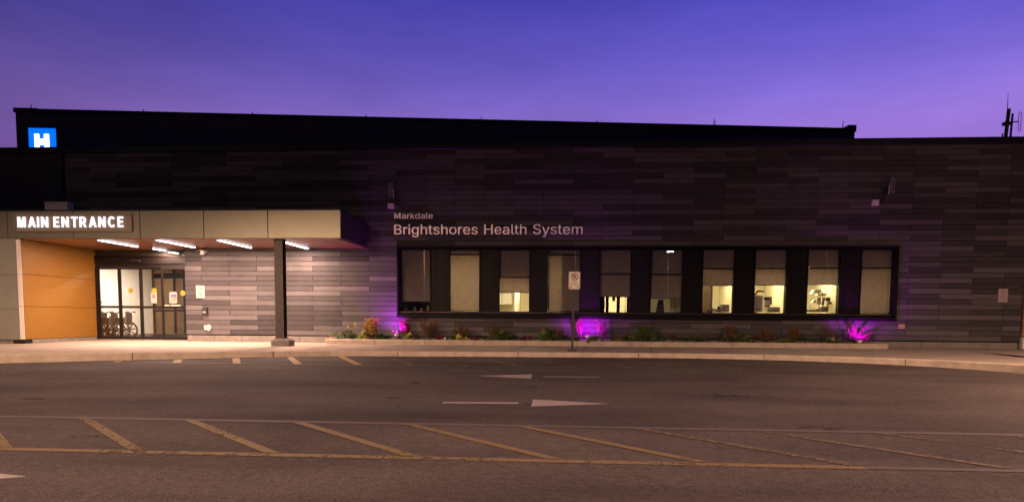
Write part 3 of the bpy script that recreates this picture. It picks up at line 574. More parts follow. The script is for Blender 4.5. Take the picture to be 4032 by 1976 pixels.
# structural wall behind the boards with its openings
g = MB()
g.box(-12, -.56, .03, .28, 2.97, 6.0); g.box(-12, -4.5, .03, .28, 0, 2.97); g.box(-12, -11.8, .28, 24, 0, 5.85); g.box(-11.8, 33, 23.8, 24, 0, 5.85)
g.box(-.56, WX0 + .02, .03, .28, .2, 6.0)
g.box(WX0 + .02, WX1 - .02, .03, .28, .2, WZ0 - .01); g.box(WX0 + .02, WX1 - .02, .03, .28, WZ1 + .01, 6.0)
g.box(WX1 - .02, XR, .03, .28, .2, 6.0)
g.build('wall', MEMBR, HB)
g = MB()
for i in range(5):
    g.box(-12 + i * 1.5, -10.51 + i * 1.5, -.02, .025, 2.97, 5.93)
g.build('dark_panel', DARKPANEL, HB)
g = MB(); x = -.53
for w in [.9, .9] + [1.9] * 14:
    if x > XR - .1: break
    g.bbox(x, min(x + w - .008, XR - .04), .0, .1, 0.0, .19, .006); x += w
g.build('plinth', STONE, HB)
g = MB(); g.box(-.5, XR, .06, .2, .0, .23); g.build('flashing', MEMBR, HB)
g = MB()
for x0 in np.arange(-12, 24.9, 3.05):
    g.bbox(x0, min(x0 + 3.04, 25.0), -.07, .32, 5.94, 6.13, .012)
g.build('roof_coping', COPING, HB)
g = MB(); g.box(-12, 30, .32, 24, 5.85, 6.0); g.build('roof', ROOFM, HB)
g = MB(); g.box(24.95, 33, .02, .3, 5.9, 6.125); g.build('roof_coping', COPING, HB)

# brick bay at the right end
bp_ = thing('brick_bay', (26.5, 0, 0), 'brown brick wall bay past the right end of the dark cladding', 'wall')
g = MB(); g.box(24.99, 33, -.02, .3, .36, 5.9); g.build('brickwork', BRICK, bp_)
g = MB(); g.bbox(24.97, 33, -.10, .1, 0, .35, .02); g.build('stone_base', WHITEP, bp_)

# window band ---------------------------------------------------------------
g = MB()
T = .055; y0, y1 = -.05, .36
g.box(WX0, WX1, y0, y1, WZ1 - T, WZ1); g.box(WX0, WX1, y0 - .03, y1, WZ0 - .04, WZ0 + T)
g.box(WX0, WX0 + T, y0, y1, WZ0 + T, WZ1 - T); g.box(WX1 - T, WX1, y0, y1, WZ0 + T, WZ1 - T)
g.build('window_surround', BLACKAL, HB)
XS = [6.39 + 1.5565 * k for k in range(10)]; WW = .925; SZ0, SZ1 = 1.02, 2.93
YG = .24; YB = .30
g = MB(); g.box(WX0 + T + .003, WX1 - T - .003, .10, .34, WZ0 + T + .002, SZ0 - .03); g.build('sill_panel', BLACKAL, HB)
g = MB(); g.box(WX0 + T + .003, WX1 - T - .003, .03, .12, SZ0 - .052, SZ0 - .034); g.build('window_sill', mat('satin_sill_metal', (.10, .09, .085), rough=.3, metal=.7), HB)
for k in range(9):
    a, b = XS[k] + WW, XS[k + 1]
    g = MB(); g.box(a + .045, b - .045, .17, .34, SZ0 - .03, WZ1 - T - .002)
    g.box(a + .16, a + .175, .155, .172, SZ0 - .02, WZ1 - T - .004); g.box(b - .175, b - .16, .155, .172, SZ0 - .02, WZ1 - T - .004)
    g.build('spandrel_panel', SPAND, HB)
MUL = [None, 2.78, 2.08, 2.78, 2.20, 2.18, 2.36, 2.37, 2.38, 2.39]
BLB = [1.31, 1.03, 1.60, 1.03, 1.48, 1.44, 1.84, 1.86, 1.88, 1.03]
for k, x in enumerate(XS):
    g = MB(); a, b = x - .04, x + WW + .04
    g.box(a, x, .14, .36, SZ0 - .03, WZ1 - T - .003); g.box(x + WW, b, .14, .36, SZ0 - .03, WZ1 - T - .003)
    g.box(x, x + WW, .14, .36, SZ0 - .03, SZ0); g.box(x, x + WW, .14, .36, SZ1, WZ1 - T - .003)
    if MUL[k]: g.box(x, x + WW, .20, .285, MUL[k] - .017, MUL[k] + .017)
    w = g.build('window', BLACKAL, HB)
    g = MB(); g.box(x + .001, x + WW - .001, YG, YG + .006, SZ0, SZ1); g.build('glass', WGLASS, w)
    g = MB(); g.box(x + .002, x + WW - .002, YB, YB + .0015, BLB[k] + .02, SZ1 - .002); g.build('blind', BLIND, w)
    g = MB(); g.box(x + .012, x + WW - .012, YB - .006, YB + .01, BLB[k], BLB[k] + .022); g.build('blind_rail', DARKPL, w); MB().tube([(x + .01, YB + .03, SZ1 - .03), (x + WW - .01, YB + .03, SZ1 - .03)], .022, 8).build('blind_roller', DARKPL, w)

# rooms behind the windows ---------------------------------------------------
BAY = [XS[0] - .12] + [(XS[k] + WW + XS[k + 1]) / 2 for k in range(9)] + [XS[9] + WW + .12]
BAY[4] = 11.55     # partition that stands behind the fourth blind
RD = 3.3
def room_wall(*a): MB().box(*a).build('room_wall', CREAM, HB)
for k in range(11):
    if k in (4,): room_wall(11.42, 11.48, .37, RD, 0, 2.9); continue
    room_wall(BAY[k] - .04, BAY[k] + .04, .37, RD, 0, 2.95)
room_wall(BAY[0], BAY[4], RD, RD + .1, 0, 2.95); room_wall(BAY[5], BAY[10], RD, RD + .1, 0, 2.95)
room_wall(BAY[4], BAY[5], 5.2, 5.3, 0, 2.95); room_wall(BAY[4] - .1, BAY[4] - .02, RD, 5.3, 0, 2.95); room_wall(BAY[5] + .02, BAY[5] + .1, RD, 5.3, 0, 2.95)
room_wall(-4.5, -4.42, .3, 6.2, 0, 3.0)
# inner partition with lit door lights behind the fifth window
g = MB(); YP = 2.4
ox = [onY(px, 1200, YP).x for px in (2381, 2385, 2397, 2428, 2441, 2468)]
edges = [BAY[4] + .04] + ox + [BAY[5] - .04]
for i in range(0, 8, 2): g.box(edges[i], edges[i + 1], YP, YP + .08, 0, 2.9)
for i in range(1, 7, 2): g.box(edges[i], edges[i + 1], YP, YP + .08, 1.72, 2.9); g.box(edges[i], edges[i + 1], YP, YP + .08, 0, 1.02)
g.build('inner_partition', mat('dark_partition', (.05, .045, .04), rough=.7), HB)
g = MB()
for k in range(10):
    zc = MUL[k] if MUL[k] else 2.78
    g.box(BAY[k] + .04, BAY[k + 1] - .04, .37, RD, zc, zc + .04)
g.box(BAY[4], BAY[5], RD, 5.3, 2.4, 2.45)
g.build('room_ceiling', CEIL, HB)
g = MB(); g.box(BAY[0], BAY[10], .3, 5.3, -.02, .012); g.box(-4.5, -.5, .36, 6.2, -.02, .006); g.build('room_floor', ROOMFL, HB)

def room_light(x0, x1, y0, y1, z, watts, col=(1, .80, .46)):
    cx, cy = (x0 + x1) / 2, (y0 + y1) / 2
    t = thing('ceiling_light', (cx, cy, z), None, 'ceiling light', 'ceiling lights inside the rooms')
    MB().box(x0, x1, y0, y1, z - .03, z - .002).build('frame', WHITEPL, t)
    MB().box(x0 + .02, x1 - .02, y0 + .02, y1 - .02, z - .034, z - .0305).build('diffuser', ROOMLED, t)
    light('AREA', 'lamp', (cx, cy, z - .05), watts, col, t, shape='RECTANGLE', size=x1 - x0, size_y=y1 - y0)
    return t
RL = [None, 58, 60, 48, None, None, 44, 48, 52, 22]
NTH = ['first', 'second', 'third', 'fourth', 'fifth', 'sixth', 'seventh', 'eighth', 'ninth', 'tenth']
for k, wv in enumerate(RL):
    if wv is None: continue
    zc = MUL[k]; a, b = BAY[k], BAY[k + 1]; mx = (a + b) / 2
    if k == 3: room_light(11.0, 11.35, 1.9, 2.2, zc, wv)['label'] = 'lit ceiling panel seen as a bright bar through the blind of the fourth window'
    else: room_light(mx - .3, mx + .3, 1.5, 2.1, zc, wv)['label'] = 'lit ceiling panel in the room behind the %s window from the left' % NTH[k]
room_light(BAY[4] + .5, BAY[5] - .5, 4.0, 4.5, 2.4, 90)['label'] = 'lit ceiling panel in the corridor seen past the dark partition'
room_light(BAY[5] + .5, BAY[6] - .5, 1.8, 2.1, MUL[5], 5)['label'] = 'dimmed ceiling panel in the dark room behind the sixth window'

# ------------------------------------------------------------------ entrance recess, doors
YD = .53
g = MB(); g.box(-3.95, -.50, YD + .07, YD + .14, 2.385, 3.1); g.box(-.50, -.40, .04, 3.9, 0, 3.05); g.build('reveal', GREYP, HB)
g = MB(); g.box(-3.95, -2.50, YD + .0, YD + .025, 2.755, 2.96); g.box(-2.47, -.56, YD, YD + .025, 2.755, 2.96); g.build('transom_panel', mat('olive_transom_glass', (.045, .045, .035), rough=.05, spec=.8), HB)
g = MB()
g.bbox(-3.93, -.56, YD - .06, YD + .02, 2.49, 2.725, .012); g.box(-3.93, -.56, YD - .02, YD + .06, 2.38, 2.495)
g.box(-3.93, -.56, YD - .09, YD + .03, 2.723, 2.754)
g.box(-2.50, -2.47, YD - .01, YD + .03, 2.754, 2.96)
hd = g.build('door_header', BRONZE, HB)
g = MB(); g.bbox(-2.62, -2.30, YD - .12, YD - .062, 2.57, 2.63, .01); g.build('motion_sensor', DARKPL, hd)
for xa, xb in ((-3.93, -3.84), (-.66, -.56)): MB().box(xa, xb, YD - .05, YD + .08, 0, 2.38).build('door_jamb', BRONZE, HB)
DX = [-3.84, -3.12, -2.40, -1.64, -.66]
for i in range(4):
    a, b = DX[i], DX[i + 1]; yo = YD + (.0 if i in (0, 3) else .035)
    if i == 3: yo = YD - .03
    zt = 2.375 if i < 3 else 2.379
    ls = [.05, .045, .055, .05][i]; rs = [.035, .045, .055, .05][i]; bt = .125
    g = MB(); g.box(a + .003, a + ls, yo, yo + .045, .02, zt); g.box(b - rs, b - .003, yo, yo + .045, .02, zt)
    g.box(a + ls, b - rs, yo, yo + .045, .02, bt); g.box(a + ls, b - rs, yo, yo + .045, zt - .055, zt); g.box(a + ls, b - rs, yo, yo + .045, 1.05, 1.125)
    d = g.build('sliding_door', BRONZE, HB)
    MB().box(a + ls, b - rs, yo + .018, yo + .024, bt, zt - .055).build('glass', DGLASS, d)
    if i in (1, 2, 3):
        cx = [0, onY(514, 1142, yo).x, onY(606, 1142, yo).x, onY(719, 1154, yo).x][i]; cz = [0, 1.63, 1.63, 1.55][i]
        MB().disc((cx, cz), .085, yo + .012, yo + .0165).build('warning_decal', YELLOW, d)
        g = MB(); g.box(cx - .06, cx + .06, yo + .010, yo + .0115, cz - .012, cz + .012); g.build('decal_stripe', mat('dark_yellow_ink', (.16, .13, .01), rough=.6), d)
    if i == 3:
        g = MB(); g.bbox(a + .10, a + .26, yo - .02, yo - .002, 1.13, 1.155, .004); g.bbox(a + .30, a + .62, yo - .02, yo - .002, 1.13, 1.165, .004); g.build('rating_plate', WHITEPL, d)
    if i == 2:
        g = MB(); g.cyl((a + .035, yo - .012, 1.27), (a + .035, yo + .0, 1.27), .02, seg=12); g.build('lock', CHROME, d)
g = MB(); g.box(-3.93, -.5, YD - .1, YD + .12, .0, .018); g.build('door_threshold', ALU, HB)
# notices taped to the doors
def notice(name, c, w, h, y, mt, label):
    t = thing(name, (c[0], y, c[1]), label, 'notice')
    MB().box(c[0] - w / 2, c[0] + w / 2, y - .001, y, c[1] - h / 2, c[1] + h / 2).build('sheet', mt, t); return t
c = onY(606, 1173, YD + .045); t = notice('door_notice', (c.x, c.z), .20, .34, YD + .045, PAPER, 'white paper notice with faded red print taped below the yellow disc on a glass door')
MB().box(c.x - .05, c.x + .05, YD + .0425, YD + .0438, c.z + .0, c.z + .12).build('print', PINKINK, t); MB().box(c.x - .07, c.x + .05, YD + .0425, YD + .0438, c.z - .13, c.z - .04).build('print', mat('faded_grey_ink', (.5, .4, .36), rough=.7), t)
yy = YD - .03 + .017
c = onY(682, 1172, yy); t = thing('door_poster', (c.x, yy, c.z), 'white poster with blue and orange print on the rightmost glass door', 'poster')
MB().xz([(c.x - .13, c.z - .15), (c.x - .09, c.z - .19), (c.x + .09, c.z - .19), (c.x + .13, c.z - .15), (c.x + .13, c.z + .15), (c.x + .11, c.z + .19), (c.x - .10, c.z + .19), (c.x - .13, c.z + .15)], yy - .001, yy).build('sheet', PAPER, t)
g = MB(); g.xz([(c.x - .10, c.z + .02), (c.x + .11, c.z + .04), (c.x + .11, c.z + .13), (c.x - .10, c.z + .09)], yy - .003, yy - .0015); g.build('print', BLUEINK, t)
g = MB(); g.disc((c.x + .06, c.z - .02), .06, yy - .003, yy - .0015, 16); g.build('print', ORINK, t)
g = MB(); g.box(c.x - .09, c.x + .0, yy - .003, yy - .0015, c.z - .06, c.z - .045); g.box(c.x - .09, c.x + .02, yy - .003, yy - .0015, c.z - .1, c.z - .085); g.box(c.x - .08, c.x - .04, yy - .003, yy - .0015, c.z - .16, c.z - .12); g.build('print', BLUEINK, t)

# lobby behind the doors
LBY = 4.45
LOBBYW = mat('lobby_wall_paint', (.76, .72, .66), rough=.8, noise=.04, nscale=2)
MB().box(-.55, -.50, .6, 6.2, 0, 3.0).build('lobby_wall', LOBBYW, HB); MB().box(-4.40, .0, 6.1, 6.2, 0, 3.0).build('lobby_wall', LOBBYW, HB); MB().box(-4.419, -4.40, .6, 6.1, 0, 3.0).build('lobby_wall', LOBBYW, HB)
g = MB(); g.box(-4.42, -.5, .62, 6.1, 2.75, 2.79); g.build('lobby_ceiling', CEIL, HB)
g = MB(); g.box(-4.3995, -4.388, .7, LBY, .0, .13); g.build('skirting', mat('skirting_rubber', (.22, .15, .12), rough=.6), HB)
g = MB()
for x in (-4.40, -3.55, -3.15, -2.25, -1.85, -1.0, -.60): g.box(x, x + .07, LBY, LBY + .06, 0, 2.7)
g.box(-4.4, -.55, LBY - .005, LBY + .065, 0, .12); g.box(-4.4, -.55, LBY - .005, LBY + .065, 2.25, 2.45); g.box(-4.4, -.55, LBY - .003, LBY + .063, .98, 1.05)
idr = g.build('inner_door', BRONZE, HB)
MB().box(-4.38, -.55, LBY + .025, LBY + .03, .12, 2.74).build('glass', TGLASS, idr)
t = thing('ceiling_light', (-2.5, 1.6, 2.75), 'large lit ceiling panel just inside the glass entrance doors', 'ceiling light', 'ceiling lights inside the rooms')
MB().box(-3.0, -2.0, 1.3, 1.9, 2.72, 2.748).build('frame', WHITEPL, t); MB().box(-2.98, -2.02, 1.32, 1.88, 2.715, 2.7195).build('diffuser', ROOMLED, t)
light('AREA', 'lamp', (-2.5, 1.6, 2.70), 300, (1, .85, .72), t, shape='RECTANGLE', size=1.0, size_y=.6)
t = thing('ceiling_light', (-2.4, 4.9, 2.75), 'small ceiling panel beyond the inner glass doors', 'ceiling light', 'ceiling lights inside the rooms')
MB().box(-2.7, -2.1, 4.7, 5.1, 2.72, 2.748).build('frame', WHITEPL, t); light('AREA', 'lamp', (-2.4, 5.2, 2.70), 150, (1, .75, .5), t, shape='RECTANGLE', size=.6, size_y=.4)

def wheelchair(loc, rot, label):
    t = thing('wheelchair', (0, 0, 0), label, 'wheelchair', 'wheelchairs parked inside the doors')
    for s in (-1, 1):
        y = s * .27
        ring = [(math.cos(a) * .285, y + s * .0, .30 + math.sin(a) * .285) for a in [2 * math.pi * k / 28 for k in range(28)]]
        w = MB().tube(ring, .028, 8, closed=True).build('wheel', RUBBER, t)
        rim = [(math.cos(a) * .24, y + s * .045, .30 + math.sin(a) * .24) for a in [2 * math.pi * k / 28 for k in range(28)]]
        MB().tube(rim, .010, 6, closed=True).build('push_rim', CHROME, w)
        g = MB(); g.cyl((0, y - .03, .30), (0, y + .03, .30), .035, seg=12)
        for k in range(8):
            a = 2 * math.pi * k / 8 + .2; g.tube([(math.cos(a) * .03, y, .30 + math.sin(a) * .03), (math.cos(a) * .27, y, .30 + math.sin(a) * .27)], .020, 6)
        g.build('spokes', DARKPL, w)
        cy = s * .22
        c = MB(); c.tube([(math.cos(a) * .085 - .42, cy, .095 + math.sin(a) * .085) for a in [2 * math.pi * k / 16 for k in range(16)]], .015, 6, closed=True); c.cyl((-.42, cy, .10), (-.40, cy, .28), .012, seg=8); c.cyl((-.42, cy - .03, .095), (-.42, cy + .03, .095), .03, seg=10)
        c.build('caster', RUBBER, t)
        f = MB(); yy = s * .23
        f.tube([(.10, yy, .30), (.12, yy, .50), (.16, yy, .92)], .013); f.tube([(.10, yy, .48), (-.36, yy, .50), (-.44, yy, .28)], .013)
        f.tube([(.0, yy, .30), (-.40, yy, .28)], .012); f.tube([(.12, yy, .50), (.12, yy, .70), (-.22, yy, .70), (-.25, yy, .50)], .011)
        f.tube([(-.38, yy, .48), (-.52, yy, .26), (-.58, yy, .12)], .011)
        f.build('side_frame', CHROME, t)
        MB().bbox(-.24, .08, yy - .025, yy + .025, .70, .73, .006).build('armrest', VINYL, t)
        MB().tube([(.155, yy, .915), (.19, yy, .925), (.28, yy, .915)], .017, 8).build('push_handle', RUBBER, t)
        MB().box(-.68, -.55, min(yy, yy - s * .16), max(yy, yy - s * .16), .105, .12).build('footrest', DARKPL, t)
    MB().bbox(-.34, .08, -.215, .215, .49, .53, .012).build('seat', VINYL, t)
    g = MB(); g.add([(.115, -.225, .50), (.165, -.225, .90), (.165, .225, .90), (.115, .225, .50), (.085, -.225, .50), (.135, -.225, .90), (.135, .225, .90), (.085, .225, .50)],
                    [(0, 1, 2, 3), (4, 7, 6, 5), (0, 4, 5, 1), (1, 5, 6, 2), (2, 6, 7, 3), (3, 7, 4, 0)]); g.build('backrest', VINYL, t)
    for s in (-1, 1): MB().box(-.23, .115, s * .215 - .006, s * .215 + .006, .53, .69).build('side_guard', VINYL, t)
    MB().tube([(.0, -.27, .30), (.0, .27, .30)], .012).build('axle', CHROME, t)
    t.location = loc; t.rotation_euler = (0, 0, rot); return t
def at_floor(px, Y): return (onY(px, 1300, Y).x, Y, .006)
wheelchair(at_floor(492, 1.45), math.radians(8), 'dark folding wheelchair parked nearest the middle of the glass doors')
wheelchair(at_floor(434, 1.25), math.radians(4), 'dark folding wheelchair in the middle of the three inside the doors')
wheelchair(at_floor(392, 1.35), math.radians(4), 'dark folding wheelchair at the far left, half hidden by the door jamb')
g = MB(); g.box(-4.40, -4.37, .9, 1.5, 1.22, 1.30)
t = tag(g.build('wall_rail', GREYPL, None, (-4.4, 1.2, 1.26)), 'short grey rail on the lobby wall above the wheelchairs', 'rail')

# ------------------------------------------------------------------ entrance canopy
YF, XC, ZS, ZT = -2.60, 5.37, 2.955, 3.72
EC = thing('entrance_canopy', (.5, -1.3, ZS), 'flat canopy over the entrance with pale metal fascia and wood soffit', 'canopy')
fx = [XC, onY(1054, 880, YF).x, onY(802, 880, YF).x, onY(551, 880, YF).x]
fx += [fx[-1] - 1.96 * k for k in range(1, 5)]
g = MB()
for a, b in zip(fx[:-1], fx[1:]): g.bbox(b + .007, a - .007 if a != XC else a, YF, YF + .06, ZS + .01, ZT, .006)
g.build('fascia_panel', CHAMP, EC)
g = MB(); ys = [YF + .062, YF + 1.33, -.02]
for a, b in zip(ys[:-1], ys[1:]): g.box(XC - .06, XC - .003, a + .003, b - .004, ZS + .01, ZT)
g.build('side_fascia_panel', mat('dark_side_panel', (.045, .04, .045), rough=.45, metal=.2), EC)
g = MB(); g.box(-9, XC - .062, YF + .05, -.03, ZS + .03, ZT - .06); g.build('deck', MEMBR, EC)
g = MB(); g.box(-9, XC - .004, YF - .012, YF + .07, ZT + .001, ZT + .035); g.box(XC - .075, XC - .004, YF + .07, -.02, ZT + .001, ZT + .035); g.build('drip_cap', COPING, EC)
g = MB()
for a in np.arange(-3.88, XC - .07, 1.75):
    b = min(a + 1.745, XC - .065); g.box(a, b, YF + .03, -.004 if a > -.6 else -.004, ZS - .012, ZS + .02)
g.box(-3.93, -.57, .002, YD + .02, ZS - .012, ZS + .02)
g.build('soffit', SOFF, EC)
# column on its concrete foot
c0, c1 = 3.42, 3.66; cy0 = -2.44
g = MB(); g.box(c0, c1, cy0, cy0 + .018, .20, ZS - .012); g.box(c0, c1, cy0 + .22, cy0 + .238, .20, ZS - .012); g.box(c0 + .11, c0 + .13, cy0 + .018, cy0 + .22, .20, ZS - .012)
g.box(c0 - .02, c1 + .02, cy0 - .02, cy0 + .26, .195, .215); g.box(c0 - .02, c1 + .02, cy0 - .01, cy0 + .25, ZS - .03, ZS - .0125)
cl = g.build('column', STEELP, EC)
g = MB(); q = [(3.31, -2.52), (3.83, -2.52), (3.83, -2.10), (3.31, -2.10)]; q2 = [(3.37, -2.46), (3.77, -2.46), (3.77, -2.16), (3.37, -2.16)]
vs = [(x, y, -.04) for x, y in q] + [(x, y, .13) for x, y in q] + [(x, y, .195) for x, y in q2]
g.add(vs, [(0, 3, 2, 1), (8, 9, 10, 11)] + [[i, (i + 1) % 4, 4 + (i + 1) % 4, 4 + i] for i in range(4)] + [[4 + i, 4 + (i + 1) % 4, 8 + (i + 1) % 4, 8 + i] for i in range(4)])
g.build('concrete_foot', STONE, EC)

# wood-lined wall that closes the left side of the recess
EW = thing('entrance_side_wall', (-4.0, -1.2, 0), 'wall of orange wood panels and grey metal panels left of the entrance', 'wall')
zs = [.10, 1.045, 1.965, ZS - .014]
for z0, z1 in zip(zs[:-1], zs[1:]):
    MB().box(-3.925, -3.90, YF + .02, YD + .02, z0 + .006, z1 - .006).build('wood_panel', WOOD, EW)
    gg = MB(); gg.box(-4.045, -3.915, YF + .0, YF + .02, z0 + .003, z1 - .003); gg.build('corner_trim', WHITEP, EW)
MB().box(-4.0, -3.93, YF + .03, YD, 0.0, ZS + .0).build('core', MEMBR, EW)
for z0, z1 in ((.09, .965), (.975, 1.93), (1.94, ZS - .0)):
    for xa, xb in ((-6.2, -4.055), (-8.4, -6.21)): MB().box(xa, xb, YF + .002, YF + .03, z0, z1).build('metal_panel', GREYP, EW)
MB().box(-4.30, -4.0, YF + .05, YF + .4, -.05, .10).build('base', MEMBR, EW)
g = MB(); g.box(-3.96, -3.915, YF + .3, YD + .02, -.01, .095); g.box(-8.4, -4.32, YF + .1, YF + .2, -.03, .09); g.build('plinth', STONE, EW)

# linear lights in the soffit
def soffit_light(x, ya, yb, label):
    t = thing('linear_light', (x, (ya + yb) / 2, ZS - .02), label, 'linear light', 'linear lights in the canopy soffit')
    MB().bbox(x - .045, x + .045, ya, yb, ZS - .035, ZS - .013, .006).build('housing', WHITEPL, t)
    MB().bbox(x - .04, x + .04, ya + .01, yb - .01, ZS - .052, ZS - .0352, .008).build('diffuser', LED, t)
    light('AREA', 'lamp', (x, ya + (yb - ya) * .42, ZS - .06), 235 * (yb - ya) / 2, (1, .60, .44), t, shape='RECTANGLE', size=.08, size_y=(yb - ya) * .78)
soffit_light(-1.62, -2.55, -.75, 'leftmost white linear light in the soffit, above the wood wall')
soffit_light(.09, -2.55, -.55, 'white linear light second from the left in the soffit')
soffit_light(1.84, -2.50, -.45, 'white linear light just left of the column')
soffit_light(3.54, -2.12, -.20, 'rightmost white linear light, just right of the column')
soffit_light(-1.47, -.18, .50, 'short inner linear light just in front of the glass doors')

# MAIN ENTRANCE sign
xs0, xs1 = onY(60, 880, YF).x, onY(523, 880, YF).x
zt_, zb_ = onY(300, 842, YF).z, onY(300, 912, YF).z
ES = thing('entrance_sign', ((xs0 + xs1) / 2, YF, zb_), 'framed sign on the canopy fascia with white lit capital letters', 'sign')
g = MB(); g.box(xs0, xs1, YF - .025, YF - .001, zb_, zt_)
for a, b, c_, d_ in ((xs0, xs1, zb_, zb_ + .03), (xs0, xs1, zt_ - .03, zt_), (xs0, xs0 + .03, zb_ + .03, zt_ - .03), (xs1 - .03, xs1, zb_ + .03, zt_ - .03)): g.box(a, b, YF - .055, YF - .026, c_, d_)
g.build('sign_panel', mat('sign_panel_bronze', (.30, .26, .20), rough=.45, metal=.4), ES)
p0, p1 = onY(73, 875, YF), onY(491, 875, YF)
zb0 = onY(280, 896.5, YF).z; zt0 = onY(280, 855, YF).z
bold_text('lettering', 'MAIN ENTRANCE', p0.x, p1.x, zb0 + .005, zt0 - zb0, YF - .05, .03, SIGNLED, ES)
# pale box on the canopy roof
a, b = onY(175, 797, -.6), onY(265, 822, -.6)
t = thing('roof_box', (a.x, -.6, ZT), 'beige metal box standing on the canopy roof under the blue sign', 'box')
MB().bbox(a.x, b.x, -.6, -.3, ZT - .05, a.z, .012).build('body', WHITEP, t); MB().box(a.x - .015, b.x + .015, -.62, -.28, a.z + .001, a.z + .018).build('lid', WHITEP, t)

# ------------------------------------------------------------------ wall lettering
a = onY(1552, 861, -.03); b = onY(1704, 861, -.03)
t1 = thing('wall_lettering', (a.x, -.03, a.z), 'small metal word mounted above the longer line of letters', 'lettering')
text('letters', 'Markdale', a.x, b.x, a.z, onY(1552, 838.5, -.03).z - a.z, -.03, .02, LETTER, t1, .012)
a = onY(1552, 922.5, -.03); b = onY(2294, 922.5, -.03)
t2 = thing('wall_lettering', (a.x, -.03, a.z), 'long line of large metal letters above the window band', 'lettering')
text('letters', 'Brightshores Health System', a.x, b.x, a.z, onY(1552, 884.5, -.03).z - a.z, -.03, .025, LETTER, t2, .010)

# ------------------------------------------------------------------ upper storey behind
ZP = 9.2
q1 = onZ(60, 428, ZP); q2 = onZ(3366, 506, ZP)
PH = thing('upper_storey', (q1.x, q1.y, 6.0), 'dark long upper storey standing back behind the main roof', 'building')
dv = (Vector((q2.x, q2.y, 0)) - Vector((q1.x, q1.y, 0))); L = dv.length; dv.normalize(); nv = Vector((-dv.y, dv.x, 0))
MP = Matrix(((dv.x, nv.x, 0, q1.x), (dv.y, nv.y, 0, q1.y), (0, 0, 1, 0), (0, 0, 0, 1)))
PHM = mat('navy_metal_cladding', (.06, .058, .085), rough=.6, noise=.2, nscale=.6)
MB().box(0, L, 0, 9, 5.9, ZP - .16, MP).build('wall', PHM, PH)
g = MB()
for k in range(12): g.box(k * L / 12 + .004, (k + 1) * L / 12 - .004, -.05, .35, ZP - .16, ZP, MP)
g.box(L - .32, L + .04, -.06, .4, ZP - .15, ZP + .13, MP); g.box(-.05, .9, -.06, .4, ZP - .15, ZP + .02, MP); g.build('parapet_coping', COPING, PH)
MB().box(.05, L - .05, .36, 9, ZP - .3, ZP - .18, MP).build('roof', ROOFM, PH)
for px, hh in ((116, .22), (560, .14), (990, .14), (1438, .14), (1894, .16), (2352, .16), (2815, .3), (3325, .34)):
    o_, d_ = ray(px, 500); tt = ((q1.x - o_.x) * -dv.y + (q1.y - o_.y) * dv.x) / (d_.x * -dv.y + d_.y * dv.x)
    P = o_ + d_ * tt + nv * .15
    g = MB(); g.tube([(P.x, P.y, ZP), (P.x, P.y, ZP + .06), (P.x + .02, P.y, ZP + hh)], [.03, .02, .014], 6)
    if px == 2815: g.tube([(P.x + .06, P.y, ZP), (P.x + .06, P.y, ZP + .2), (P.x - .02, P.y, ZP + .2)], .012, 6)
    g.build('lightning_rod', GALV, PH)

# H sign on the upper storey
def onPH(px, py, off=-.2):
    o_, d_ = ray(px, py); A = q1 + nv * off
    tt = ((A.x - o_.x) * -dv.y + (A.y - o_.y) * dv.x) / (d_.x * -dv.y + d_.y * dv.x); return o_ + d_ * tt
h0, h1 = onPH(111, 504), onPH(218, 504)
def u_of(p): return (p - q1).dot(dv)
ua, ub = u_of(h0), u_of(h1); zt_ = h0.z; zb_ = zt_ - (ub - ua)
HS = thing('hospital_sign', ((h0.x + h1.x) / 2, h0.y, zb_), 'square glowing blue sign with a white capital H above the roof edge', 'sign')
MB().box(ua - .02, ub + .02, -.18, -.001, zb_ - .02, zt_ + .02, MP).build('cabinet', BLACKAL, HS)
MB().box(ua, ub, -.20, -.181, zb_, zt_, MP).build('blue_face', HBLUE, HS)
z0 = zt_ - .225 * (ub - ua) ; z1 = z0 - .56 * (ub - ua)
def hu(px): return u_of(onPH(px, 560, -.21))
xa, xb, xc, xd = hu(137), hu(154.5), hu(175), hu(193)
g = MB()
g.box(xa, xb, -.225, -.2005, z1, z0, MP); g.box(xc, xd, -.225, -.2005, z1, z0, MP); zm = onPH(160, 560, -.21).z
g.box(xb, xc, -.225, -.2005, zm - .10, zm + .12, MP); g.build('letter', HWHITE, HS)
hc = MP @ Vector(((ua + ub) / 2, -.35, zb_ + .5))
light('AREA', 'glow', hc, 14, (.15, .3, 1), HS, aim=hc + Vector((-.1, -1, -.25)), shape='RECTANGLE', size=1.0, size_y=1.0)

# antenna mast on the main roof
AX = onY(3962, 540, .5).x
AM = thing('antenna_mast', (AX, .5, 6.0), 'dark antenna mast with a whip and folded loop arm at the right roof edge', 'antenna')
MB().tube([(AX - .03, .5, 6.0), (AX + .03, .5, onY(3967, 430, .5).z)], .05, 10).build('mast', STEELP, AM)
MB().tube([(AX - .01, .5, 7.0), (AX - .02, .5, onY(3964, 368, .5).z)], [.012, .006], 6).build('whip', STEELP, AM)
x2 = onY(3980, 500, .5).x; MB().tube([(x2, .5, 6.0), (x2 + .03, .5, onY(3981, 448, .5).z)], .03, 8).build('second_pole', STEELP, AM)
zc = onY(3975, 487, .5).z; g = MB(); g.tube([(AX - .08, .5, zc), (x2 + .03, .5, zc)], .03, 8); g.box(AX - .1, AX + .08, .42, .58, zc - .05, zc + .04); g.build('clamp', STEELP, AM)
xl = onY(4015, 480, .5).x; zl = onY(4000, 480, .5).z
MB().tube([(x2, .5, zl), (xl - .03, .5, zl)], .018, 8).build('arm', STEELP, AM)
lp = [(xl + .035 * math.cos(a) + (0), .5, zl + (.24 if math.sin(a) > 0 else -.24) + .035 * math.sin(a)) for a in [2 * math.pi * k / 20 for k in range(20)]]
